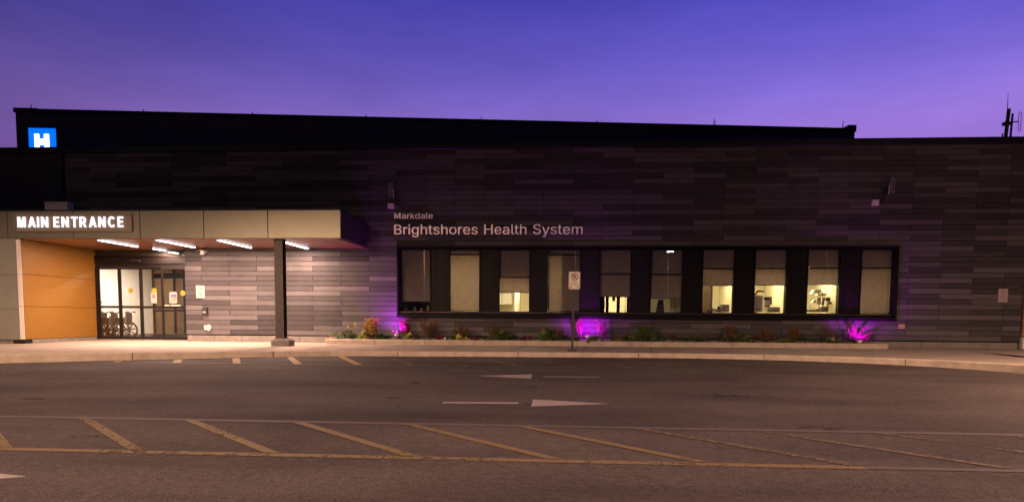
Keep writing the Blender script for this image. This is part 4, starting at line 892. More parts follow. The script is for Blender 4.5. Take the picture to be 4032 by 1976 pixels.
MB().tube(lp, .009, 6, closed=True).build('loop', STEELP, AM)
x3 = onY(3947, 540, .5).x; MB().tube([(x3, .5, 6.0), (x3, .5, onY(3947, 526, .5).z)], .02, 6).build('stub_pole', STEELP, AM)

# wall antennas with junction boxes
def wall_antenna(px, py, flip, label, n=2):
    b = onY(px, py, 0)
    t = thing('wall_antenna', (b.x, 0, b.z), label, 'antenna')
    x, z = b.x, b.z; s = flip
    MB().bbox(x - .07, x + .07, -.03, .0, z - .03, z + .03, .008).build('bracket', STEELP, t)
    MB().tube([(x, -.03, z), (x - s * .02, -.12, z + .05), (x - s * .05, -.14, z + .42)], .025, 8).build('mast', STEELP, t)
    for k in range(n):
        xx = x - s * (.09 + .11 * k)
        if k == 0 : MB().tube([(xx, -.16, z + .22), (xx - s * .04, -.16, z + .72)], .014, 6).build('rod', ALU, t)
        else:
            pts = [(xx + .035 * math.cos(a), -.17, z + .47 + .22 * math.copysign(abs(math.sin(a)) ** .4, math.sin(a))) for a in [2 * math.pi * q / 20 for q in range(20)]]
            MB().tube(pts, .009, 6, closed=True).build('loop', ALU, t)
    MB().tube([(x - s * .05, -.15, z + .42), (x - s * (.09 + .11 * (n - 1)), -.17, z + .46)], .009, 6).build('crossbar', ALU, t)
    return t
wall_antenna(1566, 812, 1, 'small loop antenna on the wall above the metal lettering')
wall_antenna(3475, 798, -1, 'small loop antenna high on the right part of the wall')
def jbox(px, py, w, h, mt, label, name='junction_box', d=.09):
    b = onY(px, py, -d); t = thing(name, (b.x, 0, b.z), label, 'box')
    MB().bbox(b.x - w / 2, b.x + w / 2, -d, .0, b.z - h / 2, b.z + h / 2, .012).build('body', mt, t)
    MB().bbox(b.x - w / 2 + .015, b.x + w / 2 - .015, -d - .008, -d - .0005, b.z - h / 2 + .015, b.z + h / 2 - .015, .004).build('cover', mt, t)
jbox(1538, 810, .19, .165, WHITEPL, 'white junction box left of the antenna above the lettering')
jbox(3448, 797, .21, .17, WHITEPL, 'white junction box left of the antenna on the right part of the wall')
jbox(3551, 1285, .19, .155, mat('tan_plastic', (.42, .29, .17), rough=.6), 'tan cover plate low on the wall right of the window band', 'cover_plate', .03)

# ------------------------------------------------------------------ things on the wall beside the doors
def notice_sign(px, py, w, h, label):
    c = onY(px, py, -.02); t = thing('notice_sign', (c.x, 0, c.z), label, 'sign', 'prohibition notices on the wall')
    MB().bbox(c.x - w / 2, c.x + w / 2, -.02, -.001, c.z - h / 2, c.z + h / 2, .008).build('plate', PAPER, t)
    g = MB(); g2 = MB()
    for s in (1, -1):
        cz = c.z + s * h * .22 + .02; g.disc((c.x, cz), .055, -.0225, -.0205, 24, .042)
        g.xz([(c.x - .042, cz + .030), (c.x - .030, cz + .042), (c.x + .042, cz - .030), (c.x + .030, cz - .042)], -.0235, -.0226)
        g2.box(c.x - .025, c.x + .03, -.0222, -.0204, cz - .008, cz + .006); g2.box(c.x - .09, c.x + .09, -.0222, -.0204, cz - .092, cz - .082)
    g.build('prohibition_ring', PINKINK, t); g2.build('symbol', mat('faded_brown_ink', (.4, .27, .22), rough=.7), t)
notice_sign(788.5, 1149, .29, .41, 'white two-symbol prohibition notice on the lit wall right of the doors')
notice_sign(3950, 1163, .27, .40, 'white two-symbol prohibition notice near the right end of the wall')
# dome camera
c = onY(797, 992, -.1); t = thing('security_camera', (c.x, 0, c.z), 'white domed security camera under the canopy right of the doors', 'camera')
MB().cyl((c.x + .05, 0, c.z + .02), (c.x + .05, -.06, c.z + .02), .06, seg=16).build('mount', WHITEPL, t)
MB().lathe((c.x, -.12, c.z - .02), [(.03, -.075), (.075, -.05), (.10, -.01), (.105, .03), (.10, .055), (.06, .085), (.0, .09)], 20).build('body', WHITEPL, t)
g = MB(); g.add([(c.x - .16, -.22, c.z + .02), (c.x + .02, -.24, c.z + .05), (c.x + .10, -.12, c.z + .075), (c.x - .10, -.06, c.z + .06), (c.x - .03, -.15, c.z + .085)], [(0, 1, 4), (1, 2, 4), (2, 3, 4), (3, 0, 4), (0, 3, 2, 1)]); g.build('hood', WHITEPL, t)
MB().lathe((c.x - .04, -.205, c.z - .015), [(.0, -.045), (.035, -.03), (.045, 0), (.035, .03), (.0, .045)], 14).build('lens', INK, t)
# intercom
c = onY(807, 1223, -.05); t = thing('intercom', (c.x, 0, c.z), 'dark intercom box with a small lit button on the lit wall', 'intercom')
MB().bbox(c.x - .07, c.x + .08, -.09, .0, c.z - .125, c.z + .115, .012).build('body', DARKPL, t); MB().bbox(c.x - .035, c.x + .045, -.10, -.091, c.z - .06, c.z - .03, .004).build('button', WHITEPL, t)
MB().cyl((c.x + .01, -.07, c.z - .126), (c.x + .01, -.07, c.z - .15), .03, seg=12).build('sounder', DARKPL, t)
# outlet and round cap
c = onY(808, 1290, -.03); t = thing('wall_outlet', (c.x, 0, c.z), 'small white outlet cover low on the wall beside a round cap', 'outlet')
MB().bbox(c.x - .035, c.x + .035, -.04, .0, c.z - .065, c.z + .065, .008).build('cover', WHITEPL, t); MB().bbox(c.x - .04, c.x + .04, -.055, -.001, c.z + .052, c.z + .075, .006).build('lid', WHITEPL, t)
c = onY(821, 1290, -.04); t = thing('round_vent', (c.x, 0, c.z), 'oval pinkish cap low on the wall right of the outlet', 'cap')
sc = [(.07 * math.cos(a), .10 * math.sin(a)) for a in [2 * math.pi * k / 20 for k in range(20)]]
MB().xz([(c.x + x_, c.z + z_) for x_, z_ in sc], -.05, .0).build('body', WHITEPL, t); MB().xz([(c.x + x_ * .8, c.z + z_ * .8) for x_, z_ in sc], -.06, -.0505).build('face', mat('pink_plastic', (.6, .45, .4), rough=.5), t)

# ------------------------------------------------------------------ fire route sign
zg = walkz(-3.2)
c = onY(2253, 1383, -3.2); SP = thing('fire_route_sign', (c.x, -3.2, zg), 'white no parking sign on a dark post at the kerb', 'sign')
top = onY(2258, 1130, -3.2); 
MB().box(-.028, .028, -.02, .02, 0, onY(2258, 1090, -3.2).z - zg, Matrix.Translation((c.x, -3.2, zg)) @ Matrix.Rotation(math.radians(.45), 4, 'Y')).build('post', STEELP, SP)
g = MB(); g.bbox(c.x - .12, c.x + .12, -3.26, -3.14, zg, zg + .03, .01)
for sx in (-.1, .1): g.cyl((c.x + sx, -3.2, zg + .03), (c.x + sx, -3.2, zg + .05), .014, seg=8)
g.build('foot_plate', STEELP, SP)
A, B = onY(2239.5, 1069, -3.235), onY(2284, 1139, -3.235)
cx, cz, hw, hh = (A.x + B.x) / 2, (A.z + B.z) / 2, (B.x - A.x) / 2, (A.z - B.z) / 2
def rrect(cx, cz, hw, hh, r, n=5):
    P = []
    for (sx, sz, a0) in ((1, 1, 0), (-1, 1, 90), (-1, -1, 180), (1, -1, 270)):
        for k in range(n + 1):
            a = math.radians(a0 + 90 * k / n); P.append((cx + sx * (hw - r) + r * math.cos(a), cz + sz * (hh - r) + r * math.sin(a)))
    return P
YS = -3.235
MB().xz(rrect(cx, cz, hw, hh, .04), YS, YS + .004).build('plate_back', ALU, SP)
MB().xz(rrect(cx, cz, hw - .008, hh - .008, .035), YS - .002, YS - .0005).build('plate', SIGNW, SP)
g = MB(); o1 = rrect(cx, cz, hw - .016, hh - .016, .03); o2 = rrect(cx, cz, hw - .020, hh - .020, .028); n = len(o1)
g.add([(x, YS - .0032, z) for x, z in o1] + [(x, YS - .0032, z) for x, z in o2], [[i, (i + 1) % n, n + (i + 1) % n, n + i] for i in range(n)]); g.build('border_line', INK, SP)
rz_ = cz + hh * .42; R_ = hw * .62
bold_text('letter', 'P', cx - R_ * .42, cx + R_ * .48, rz_ - R_ * .52, R_ * 1.05, YS - .004, .001, INK, SP)
g = MB(); g.disc((cx, rz_), R_, YS - .0065, YS - .005, 32, R_ * .80)
k = R_ * .62; w_ = R_ * .09
g.xz([(cx - k - w_, rz_ + k - w_), (cx + k - w_, rz_ - k - w_), (cx + k + w_, rz_ - k + w_), (cx - k + w_, rz_ + k + w_)], YS - .0066, YS - .0052); g.build('prohibition_ring', REDINK, SP)
GI = mat('grey_faded_ink', (.30, .25, .18), rough=.7)
bold_text('lettering', 'FIRE', cx - hw * .40, cx + hw * .40, cz - hh * .26, hh * .17, YS - .004, .001, GI, SP, .2)
bold_text('lettering', 'ROUTE', cx - hw * .58, cx + hw * .58, cz - hh * .52, hh * .17, YS - .004, .001, GI, SP, .2)
g = MB()
for s in (-1, 1):
    ax = cx + s * hw * .76; az = cz - hh * .72; g.xz([(ax, az), (ax - s * hw * .24, az + hh * .12), (ax - s * hw * .24, az - hh * .12)][::s], YS - .0045, YS - .0035)
g.build('arrow', INK, SP)

# ------------------------------------------------------------------ planter
PL = thing('planter_kerb', (12.5, -1.0, 0), 'low pale concrete kerb edging the flower bed under the windows', 'kerb')
pa, pb = Vector((4.39, -1.22)), Vector((20.92, -.72)); nb = 11
PT = .15
for i in range(nb):
    a = pa.lerp(pb, i / nb); b = pa.lerp(pb, (i + 1) / nb); d = (b - a).normalized(); a = a + d * .005; b = b - d * .005; nn = Vector((-d.y, d.x)) * .16
    g = MB()
    A0, B0 = a, b; cut = .16
    if i == 0: poly = [(A0.x + .05, A0.y), (B0.x, B0.y), (B0.x + nn.x, B0.y + nn.y), (A0.x + nn.x + .02, A0.y + nn.y), (A0.x, A0.y + .08)]
    elif i == nb - 1: poly = [(A0.x, A0.y), (B0.x - .08, B0.y), (B0.x, B0.y + .07), (B0.x + nn.x, B0.y + nn.y), (A0.x + nn.x, A0.y + nn.y)]
    else: poly = [(A0.x, A0.y), (B0.x, B0.y), (B0.x + nn.x, B0.y + nn.y), (A0.x + nn.x, A0.y + nn.y)]
    n = len(poly); cxp = sum(p[0] for p in poly) / n; cyp = sum(p[1] for p in poly) / n
    ins = [(p[0] + (cxp - p[0]) * .012, p[1] + math.copysign(.02, cyp - p[1])) for p in poly]
    vs = [(x, y, -.03) for x, y in poly] + [(x, y, PT - .02) for x, y in poly] + [(x, y, PT) for x, y in ins]
    fs = [list(range(2 * n, 3 * n))] + [[j, (j + 1) % n, n + (j + 1) % n, n + j] for j in range(n)] + [[n + j, n + (j + 1) % n, 2 * n + (j + 1) % n, 2 * n + j] for j in range(n)]
    g.add(vs, fs); g.build('kerb_block', CONC, PL)
g = MB(); g.box(4.39, 4.55, -1.08, -.01, -.02, PT - .004); g.box(20.76, 20.92, -.56, -.01, -.02, PT - .004); g.build('end_kerb', CONC, PL)
g = MB(); NXS = 90
for i in range(NXS + 1):
    for j in range(8):
        x = 4.55 + (20.76 - 4.55) * i / NXS; y = -1.05 + .045 * (x - 4.4) / 2.2 + (1.04 - .045 * (x - 4.4) / 2.2) * j / 7
        g.v.append(Vector((x, y, .085 + random.uniform(-.018, .025)))); g.c.append(None)
for i in range(NXS):
    for j in range(7):
        a = i * 8 + j; g.f.append([a, a + 8, a + 9, a + 1]); g.sm.append(True)
tag(g.build('garden_bed', SOIL), 'dark soil of the flower bed', None, None, 'structure')
g = MB(); rr = random.Random(3)
for k in range(170):
    x = rr.uniform(4.7, 20.6); y = rr.uniform(-.75, -.1); r = rr.uniform(.012, .04)
    g.lathe((x, y, .09 + r * .3), [(r * .5, -r * .6), (r, -r * .1), (r * .8, r * .4), (r * .2, r * .6)], 7)
tag(g.build('gravel', STONE), 'scattered pale stones on the bed soil', None, None, 'stuff')

# ------------------------------------------------------------------ plants
G_DK, G_MD, G_LT, LIME = (.055, .095, .025), (.10, .17, .038), (.18, .25, .06), (.50, .52, .09)
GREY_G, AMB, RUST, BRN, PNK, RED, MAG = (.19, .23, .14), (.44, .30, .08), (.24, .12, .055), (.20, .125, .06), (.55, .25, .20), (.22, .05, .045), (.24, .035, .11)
WHT = (.75, .66, .55)
def leafq(g, p, d, L, w, col, rr):
    d = d.normalized(); s = d.cross(Vector((rr.uniform(-1, 1), rr.uniform(-1, 1), rr.uniform(-1, 1))))
    if s.length < 1e-3: s = d.orthogonal()
    s.normalize(); j = rr.uniform(.7, 1.3); g.col = tuple(min(1, v * j) for v in col)
    up = d.cross(s) * (L * .12)
    g.add([p, p + d * L * .45 + s * w / 2 + up, p + d * L, p + d * L * .45 - s * w / 2 + up], [(0, 1, 2), (0, 2, 3)])
def clump(g, c, rx, ry, h, n, L, w, cols, rr, dome=True):
    """leaves spread through a dome-shaped volume, in uneven bunches"""
    nb_ = max(3, n // 22); B = []
    for _ in range(nb_):
        a = rr.uniform(0, 2 * math.pi); q = rr.random() ** .5; zz = rr.random()
        k = math.sqrt(max(0, 1 - zz * zz)) if dome else 1
        B.append((c + Vector((rx * q * k * math.cos(a), ry * q * k * math.sin(a), h * zz)), rr.choice(cols)))
    for i in range(n):
        b, col = B[i % nb_]; p = b + Vector((rr.gauss(0, rx * .16), rr.gauss(0, ry * .16), rr.gauss(0, h * .09)))
        p.z = max(p.z, c.z + .005); d = (p - c) + Vector((rr.gauss(0, .08), rr.gauss(0, .08), rr.uniform(-.03, .14)))
        leafq(g, p, d, L * rr.uniform(.6, 1.3), w * rr.uniform(.7, 1.3), col, rr)
def plumes(gs, gf, c, rx, ry, h, ns, nl, L, w, cols, rr, lean=(0, 0), low=.35, fat=.03, fan=1.0):
    """upright stems carrying loose feathery heads"""
    for _ in range(int(ns * 1.4)):
        a = rr.uniform(0, 2 * math.pi); q = rr.random() ** .6
        e = Vector((rx * q * math.cos(a), ry * q * math.sin(a), h * rr.uniform(.62, 1.0)))
        b = c + Vector((e.x * .25 / fan, e.y * .25, 0)); t_ = c + e + Vector((lean[0] * h, lean[1] * h, 0)); mdl = (b + t_) / 2 + Vector((rr.gauss(0, .02), rr.gauss(0, .02), .02))
        P = [b.lerp(mdl, k / 3) for k in range(3)] + [mdl.lerp(t_, k / 4) for k in range(5)]
        gs.tube(P, [.0035] * 7 + [.0015], 4, cap=False)
        col = rr.choice(cols)
        for i in range(nl):
            f = low + (1 - low) * rr.random(); p = b.lerp(mdl, f * 2) if f < .5 else mdl.lerp(t_, f * 2 - 1)
            rad = fat * (1.25 - f); p = p + Vector((rr.gauss(0, rad), rr.gauss(0, rad), rr.gauss(0, rad * .6)))
            leafq(gf, p, Vector((rr.gauss(0, .6), rr.gauss(0, .6), rr.uniform(.0, 1))), L * rr.uniform(.6, 1.3), w * rr.uniform(.7, 1.3), col, rr)
STEM = mat('plant_stem', (.08, .06, .03), rough=.8)
SZ = .10
def plant(name, px, label, cat, seed, y=-.42, group=None):
    X = onY(px, 1335, y).x; t = thing(name, (X, y, SZ), label, cat, group); return t, Vector((X, y, SZ)), random.Random(seed)
def hz(px, py, y=-.42): return onY(px, py, y).z - SZ
def shrub(px, ptop, wpx, label, cols, seed, y=-.42, ns=26, nl=26, base=None, lean=(0, 0), L=.035, w=.02, fat=.03):
    t, c, rr = plant('flowering_shrub', px, label, 'shrub', seed, y); h = hz(px, ptop, y); rx = wpx / 2 / 127
    gs, gf = MB(), MB(); plumes(gs, gf, c, rx, min(rx, .22), h, ns, nl, L, w, cols, rr, lean, fat=fat)
    gs.build('stems', STEM, t)
    gf.build('foliage', LEAF, t)
    if base: g = MB(); clump(g, c, rx * base[1], min(rx, .2), h * base[2], base[3], .05, .03, base[0], rr); g.build('leaves', LEAF, t)
    return t
def green(px, ptop, wpx, label, cols, seed, y=-.45, n=420, L=.07, w=.045, name='leafy_plant', cat='plant'):
    t, c, rr = plant(name, px, label, cat, seed, y); h = hz(px, ptop, y); rx = wpx / 2 / 127
    g = MB(); clump(g, c, rx, min(rx, .26), h, n, L, w, cols, rr); g.build('foliage', LEAF, t); return t, c, h, rr
def head(t, P, r, col, rr, n=40, elong=1.6, name='flower'):
    g = MB()
    for _ in range(n):
        d = Vector((rr.gauss(0, 1), rr.gauss(0, 1), rr.gauss(0, elong))).normalized(); p = P + Vector((d.x * r * .6, d.y * r * .6, d.z * r * .6 * elong)); leafq(g, p, d, r * .7, r * .5, col, rr)
    g.build(name, LEAF, t)

green(1326, 1311, 62, 'low grey-green plant at the left end of the flower bed', [GREY_G, G_MD, PNK, GREY_G], 1, y=-.6, n=300, L=.06, w=.035)
t, c, h, rr = green(1378, 1309, 62, 'green plant with two yellow seed heads at the left end', [G_MD, G_DK, GREY_G], 2, y=-.55, n=360)
for px, py in ((1370, 1287), (1399, 1281)):
    P = onY(px, py, -.5); MB().tube([(c.x + (P.x - c.x) * .6, c.y, SZ), (P.x - .01, -.5, P.z)], .005, 5).build('stem', STEM, t); head(t, P, .035 if px == 1370 else .042, (.62, .44, .09), rr, 60, 1.4 if px == 1370 else 2.2)
green(1430, 1316, 26, 'bright lime plant before the amber shrub', [LIME, (.5, .5, .12)], 3, y=-.62, n=110, L=.09, w=.07)
shrub(1463, 1251, 70, 'tallest amber and pink shrub near the left end of the bed', [AMB, AMB, (.42, .30, .10), PNK, (.48, .26, .14)], 4, ns=46, nl=34, base=([G_DK, G_MD, AMB], .95, .45, 420), L=.05, w=.03, fat=.04)
green(1500, 1321, 52, 'low dark green plant right of the amber shrub', [G_DK, G_MD], 5, y=-.5, n=260)
t, c, rr = plant('flowering_plant', 1572, 'drooping pink flowers on curved stems beside the first floodlight', 'plant', 6, -.62)
for px, py, r in ((1545, 1303, .022), (1560, 1306, .028), (1567, 1308, .03), (1577, 1322, .03), (1583, 1316, .018)):
    P = onY(px, py, -.62); MB().tube([(c.x - .08, c.y, SZ), ((c.x - .08 + P.x) / 2 + .02, c.y, P.z), (P.x, c.y, P.z)], .004, 5).build('stem', STEM, t); head(t, P, r, PNK, rr, 30, .8)
g = MB(); clump(g, c, .18, .14, .10, 90, .06, .03, [RED, G_DK], rr); g.build('foliage', LEAF, t)
shrub(1606, 1252, 46, 'magenta-lit feathery shrub at the left corner of the window band', [MAG, MAG, (.6, .16, .2)], 7, y=-.30, ns=30, nl=40, lean=(-.12, 0), L=.045, w=.022, fat=.028)
green(1612, 1320, 34, 'pale lime plant in front of the first magenta shrub', [LIME, G_LT], 8, y=-.66, n=130, L=.08, w=.06)
shrub(1690, 1257, 84, 'wide rust-brown shrub under the first window', [RUST, BRN, (.22, .12, .07)], 9, ns=46, nl=28)
t, c, rr = plant('plant_tag_stake', 1752, 'small white plant tag leaning beside a thin stem', 'plant tag', 10, -.62)
P = onY(1748, 1331, -.7); MB().box(-.018, .018, -.002, .002, 0, .08, Matrix.Translation((P.x, -.7, P.z - .04)) @ Matrix.Rotation(.6, 4, 'Y')).build('tag', WHITEPL, t); MB().tube([(c.x, c.y, SZ), (c.x + .06, c.y, SZ + .2)], .004, 5).build('stem', STEM, t)
shrub(1816, 1276, 82, 'brown shrub under the second window', [BRN, (.20, .12, .05), (.26, .17, .06)], 11, ns=34, nl=24)
green(1818, 1323, 40, 'lime-yellow plant in front of the brown shrub', [LIME, (.5, .46, .12)], 12, y=-.64, n=130, L=.08, w=.06)
green(1880, 1324, 58, 'low dark reddish plant between two brown shrubs', [RED, G_DK, (.10, .05, .03)], 13, y=-.5, n=170, L=.05)
shrub(1940, 1272, 56, 'sparse brown shrub left of the first green mound', [(.20, .12, .05), (.14, .09, .04)], 14, ns=20, nl=20)
t, c, h, rr = green(1978, 1302, 62, 'dark green leafy mound under the third window', [G_DK, G_MD, G_MD], 15, n=520); head(t, onY(1976, 1308, -.6), .06, (.30, .34, .09), rr, 40, .7)
green(2068, 1328, 46, 'low dark red mound between two green mounds', [RED, (.08, .03, .03)], 16, y=-.5, n=200, L=.04)
shrub(2092, 1315, 30, 'tiny pinkish sparse plant left of the second green mound', [(.24, .15, .10)], 17, ns=9, nl=16)
t, c, h, rr = green(2155, 1302, 72, 'larger green leafy mound with a pale yellow centre', [G_DK, G_MD, G_LT], 18, n=640); head(t, onY(2142, 1310, -.6), .06, (.36, .38, .12), rr, 40, .8)
shrub(2203, 1284, 52, 'thin reddish shrub left of the sign post', [(.16, .06, .05), RUST], 19, ns=18, nl=18)
shrub(2280, 1252, 28, 'narrow upright magenta plume right of the sign post', [MAG, (.6, .14, .34)], 20, y=-.28, ns=11, nl=44, fat=.016, L=.04)
green(2255, 1326, 36, 'small dark plant at the foot of the magenta plume', [RED, G_DK], 21, y=-.5, n=120, L=.05)
shrub(2372, 1258, 58, 'spreading magenta and pink shrub under the fifth window', [MAG, (.5, .10, .26), (.3, .08, .12)], 22, y=-.30, ns=13, nl=20, lean=(-.02, 0))
green(2335, 1328, 48, 'green plant hanging over the kerb before the middle floodlight', [G_MD, G_LT, G_DK], 23, y=-.82, n=280)
t, c, h, rr = green(2532, 1294, 86, 'biggest dark green mound under the sixth window', [G_DK, G_MD, GREY_G], 24, n=760); head(t, onY(2528, 1304, -.6), .07, (.14, .20, .04), rr, 44, .7)
shrub(2650, 1310, 44, 'faint brown plant between green mounds under the sixth window', [(.12, .08, .04)], 25, ns=14, nl=14)
green(2730, 1329, 110, 'low spreading green plant under the seventh window', [G_DK, G_MD], 26, n=420, L=.05)
shrub(2768, 1294, 44, 'sparse grey-brown stems above the low green plant', [(.20, .15, .09)], 27, ns=12, nl=14)
shrub(2874, 1272, 52, 'red-brown shrub under the seventh window', [RUST, BRN], 28, ns=26, nl=24)
green(2916, 1318, 78, 'green mound between two red-brown shrubs', [G_DK, G_MD, G_LT], 29, n=520, L=.055, w=.03)
shrub(3010, 1288, 56, 'red-brown shrub under the eighth window', [BRN, RUST], 30, ns=26, nl=22)
green(3085, 1337, 112, 'low bright green ground plant under the ninth window', [G_MD, G_LT], 31, n=520, L=.045, w=.02)
shrub(3122, 1286, 52, 'compact amber shrub under the ninth window', [(.26, .15, .04), (.20, .11, .04)], 32, ns=30, nl=30)
shrub(3268, 1278, 84, 'sparse reddish stems with small white heads under the last window', [(.20, .07, .07), RUST], 33, ns=16, nl=14, y=-.3)
t, c, h, rr = green(3282, 1332, 84, 'grey-green mound with one white bloom', [GREY_G, G_DK], 34, n=420, L=.05); head(t, onY(3281, 1333, -.66), .045, WHT, rr, 50, .9)
# big lit plume plant at the right end
t, c, rr = plant('plume_plant', 3366, 'hot pink plume plant in a black pot at the right end of the bed', 'plant', 35, -.34)
cp_ = c + Vector((0, 0, .10))
for tx, tz, fat_, nn_ in ((3334, 1285, .03, 70), (3356, 1280, .035, 80), (3372, 1288, .03, 60), (3404, 1292, .04, 90), (3432, 1308, .04, 90), (3422, 1326, .04, 80), (3345, 1318, .045, 90), (3362, 1305, .05, 120), (3385, 1316, .04, 90), (3408, 1318, .04, 80), (3430, 1338, .025, 50)):
    P = onY(tx, tz, -.34 + rr.uniform(-.1, .1)); g = MB(); d = (P - cp_); nn_ = int(nn_ * 1.3); fat_ *= .95
    for _ in range(nn_):
        f = .35 + .65 * rr.random(); k = fat_ * math.sin(min(1, (1.04 - f) / .65) * math.pi) ** .6 if f > .4 else .01; p = cp_ + d * f + Vector((rr.gauss(0, k * .5), rr.gauss(0, k * .5), rr.gauss(0, k * .4))); leafq(g, p, d.normalized() + Vector((rr.gauss(0, .28), rr.gauss(0, .28), rr.gauss(0, .25))), .05, .024, MAG if rr.random() < .75 else (.20, .05, .12), rr)
    g.build('plume', LEAF, t); MB().tube([cp_, P], [.005, .002], 5).build('stem', STEM, t)
MB().lathe((c.x + .06, c.y - .05, SZ - .02), [(.13, 0), (.17, .14), (.165, .14), (.15, .10)], 18).build('pot', DARKPL, t)

# small filler plants between the named ones
FILL = [(1350, 14, GREY_G, 'small grey-green tuft left of the yellow seed heads'), (1530, 12, G_DK, 'small dark tuft left of the drooping pink flowers'), (1640, 15, BRN, 'small brown tuft right of the first magenta shrub'),
        (1728, 12, RED, 'small dark red tuft left of the plant tag'), (1780, 13, G_MD, 'small green tuft right of the plant tag'), (1858, 14, BRN, 'small brown tuft right of the lime-yellow plant'),
        (1912, 13, G_DK, 'small dark tuft left of the sparse brown shrub'), (2025, 14, BRN, 'small brown tuft between the green mound and the dark red mound'), (2230, 16, G_DK, 'small dark tuft left of the sign post'),
        (2425, 16, RUST, 'small rust tuft right of the spreading magenta shrub'), (2465, 12, G_DK, 'small dark tuft left of the biggest green mound'), (2600, 17, G_MD, 'small green tuft right of the biggest green mound'),
        (2835, 14, G_DK, 'small dark tuft left of the red-brown shrub under the seventh window'), (2965, 15, BRN, 'small brown tuft right of the green mound under the seventh window'), (3045, 14, RUST, 'small rust tuft left of the low bright green plant'),
        (3170, 15, G_DK, 'small dark tuft right of the compact amber shrub'), (3215, 17, GREY_G, 'small grey tuft left of the sparse reddish stems')]
for q, (px, hpx, colr, lab) in enumerate(FILL):
    green(px, 1338 - hpx, 44, lab, [colr, tuple(v * .6 for v in colr), G_DK], 60 + q, y=-.5 + .1 * (q % 3), n=170, L=.055, w=.022, name='garden_tuft')

# floodlights that wash the wall in magenta
def flood(px, py, y, aim, label, watts, spread):
    P = onY(px, py, y); t = thing('floodlight', (P.x, y, SZ), label, 'floodlight', 'magenta floodlights in the flower bed')
    MB().tube([(P.x, y, SZ - .03), (P.x, y, P.z - .03)], .01, 6).build('stake', DARKPL, t)
    MB().lathe((P.x, y, P.z - .045), [(.02, 0), (.05, .02), (.075, .06), (.08, .085), (.068, .085), (.05, .06)], 16).build('housing', WHITEPL, t)
    lt = light('SPOT', 'lamp', (P.x, y, P.z + .05), watts * 10, (.60, .0, .95), t, aim=aim, spot_size=math.radians(spread), spot_blend=1.0, shadow_soft_size=.07)
flood(1562, 1320, -.60, (6.2, 0, 2.4), 'white bowl floodlight among pink flowers at the left corner of the windows', 34, 150)
flood(2313, 1326, -.72, (12.3, 0, 1.0), 'white bowl floodlight between the two middle magenta shrubs', 30, 140)
flood(3385, 1345, -.62, (20.5, 0, 1.6), 'white bowl floodlight in front of the pot at the right end', 24, 150)

# ------------------------------------------------------------------ things inside the rooms
def monitor(x, y, z, w, label, rot=0, mt=None):
    t = thing('computer_monitor', (x, y, z), label, 'monitor'); 
    MB().bbox(x - w / 2, x + w / 2, y, y + .03, z + .1, z + .1 + w * .6, .006).build('screen', mt or GREYPL, t)
    g = MB(); g.box(x - .02, x + .02, y + .02, y + .04, z, z + .2); g.bbox(x - .1, x + .1, y - .04, y + .1, z, z + .012, .005); g.build('stand', DARKPL, t); t.rotation_euler = (0, 0, rot); return t
def desk(x0, x1, y0, y1, z, label):
    t = thing('desk', ((x0 + x1) / 2, (y0 + y1) / 2, 0), label, 'desk'); MB().bbox(x0, x1, y0, y1, z - .03, z, .008).build('desktop', mat('laminate', (.45, .38, .28), rough=.5), t)
    for x in (x0 + .05, x1 - .05):
        for y in (y0 + .05, y1 - .05): MB().cyl((x, y, .012), (x, y, z - .031), .02, seg=8).build('leg', GREYPL, t)
W_ = lambda k: (XS[k], XS[k] + WW)
# third room: wall cabinet and door frame
a, b = onY(1978, 1140, RD - .35), onY(2015, 1198, RD - .35)
t = thing('wall_cabinet', (a.x, RD, b.z), 'pale wall cabinet seen below the blind of the third window', 'cabinet'); MB().bbox(a.x - .7, b.x, RD - .35, RD - .001, b.z, b.z + .7, .006).build('carcass', WHITEPL, t); MB().box(a.x - .02, a.x + .0, RD - .352, RD - .3505, b.z + .03, b.z + .66).build('door_gap', GREYPL, t)
a = onY(2042, 1170, 2.2); t = thing('door_frame', (a.x, 2.2, 0), 'upright pale door edge with hinges behind the third window', 'door'); MB().box(a.x - .03, a.x + .03, 2.2, 2.9, .012, 2.05).build('leaf', mat('tan_door', (.5, .42, .28), rough=.5), t)
g = MB(); g.box(a.x - .12, a.x - .035, 2.15, 2.25, .012, 2.06); g.build('jamb', WHITEP, t)
# first room: jars along the sill
for i, px in enumerate((1598, 1635, 1660, 1686)):
    P = onY(px, 1222, .55); h = (.13, .15, .11, .2)[i]; t = thing('jar', (P.x, .55, 1.0), '%s on the unlit sill of the first window' % ('leftmost squat dark jar', 'second dark jar from the left', 'third and shortest dark jar', 'tall dark bottle')[i], 'jar', 'jars on the dark sill')
    MB().lathe((P.x, .55, 1.0), [(.04, 0), (.05, .02), (.05, h * .7), (.025, h * .85), (.028, h)], 12).build('body', GREYPL, t)
MB().box(XS[0], XS[0] + WW, .40, .70, .96, 1.0)
desk(XS[0] - .05, XS[0] + WW + .05, .42, 1.0, 1.0, 'high worktop inside the dark first window')
# fifth room: dark sheet on the glass of the lit opening
a = onY(2412, 1170, YP - .02); t = thing('wall_poster', (a.x + .02, YP - .02, a.z), 'small framed sheet hanging in the left lit opening behind the fifth window', 'poster'); MB().box(a.x, a.x + .10, YP - .01, YP - .002, a.z - .12, a.z + .12).build('sheet', PAPER, t); 
g = MB(); g.box(a.x - .012, a.x - .001, YP - .014, YP - .002, a.z - .13, a.z + .12); g.box(a.x - .012, a.x + .11, YP - .014, YP - .002, a.z - .142, a.z - .131); g.build('frame', GREYPL, t)
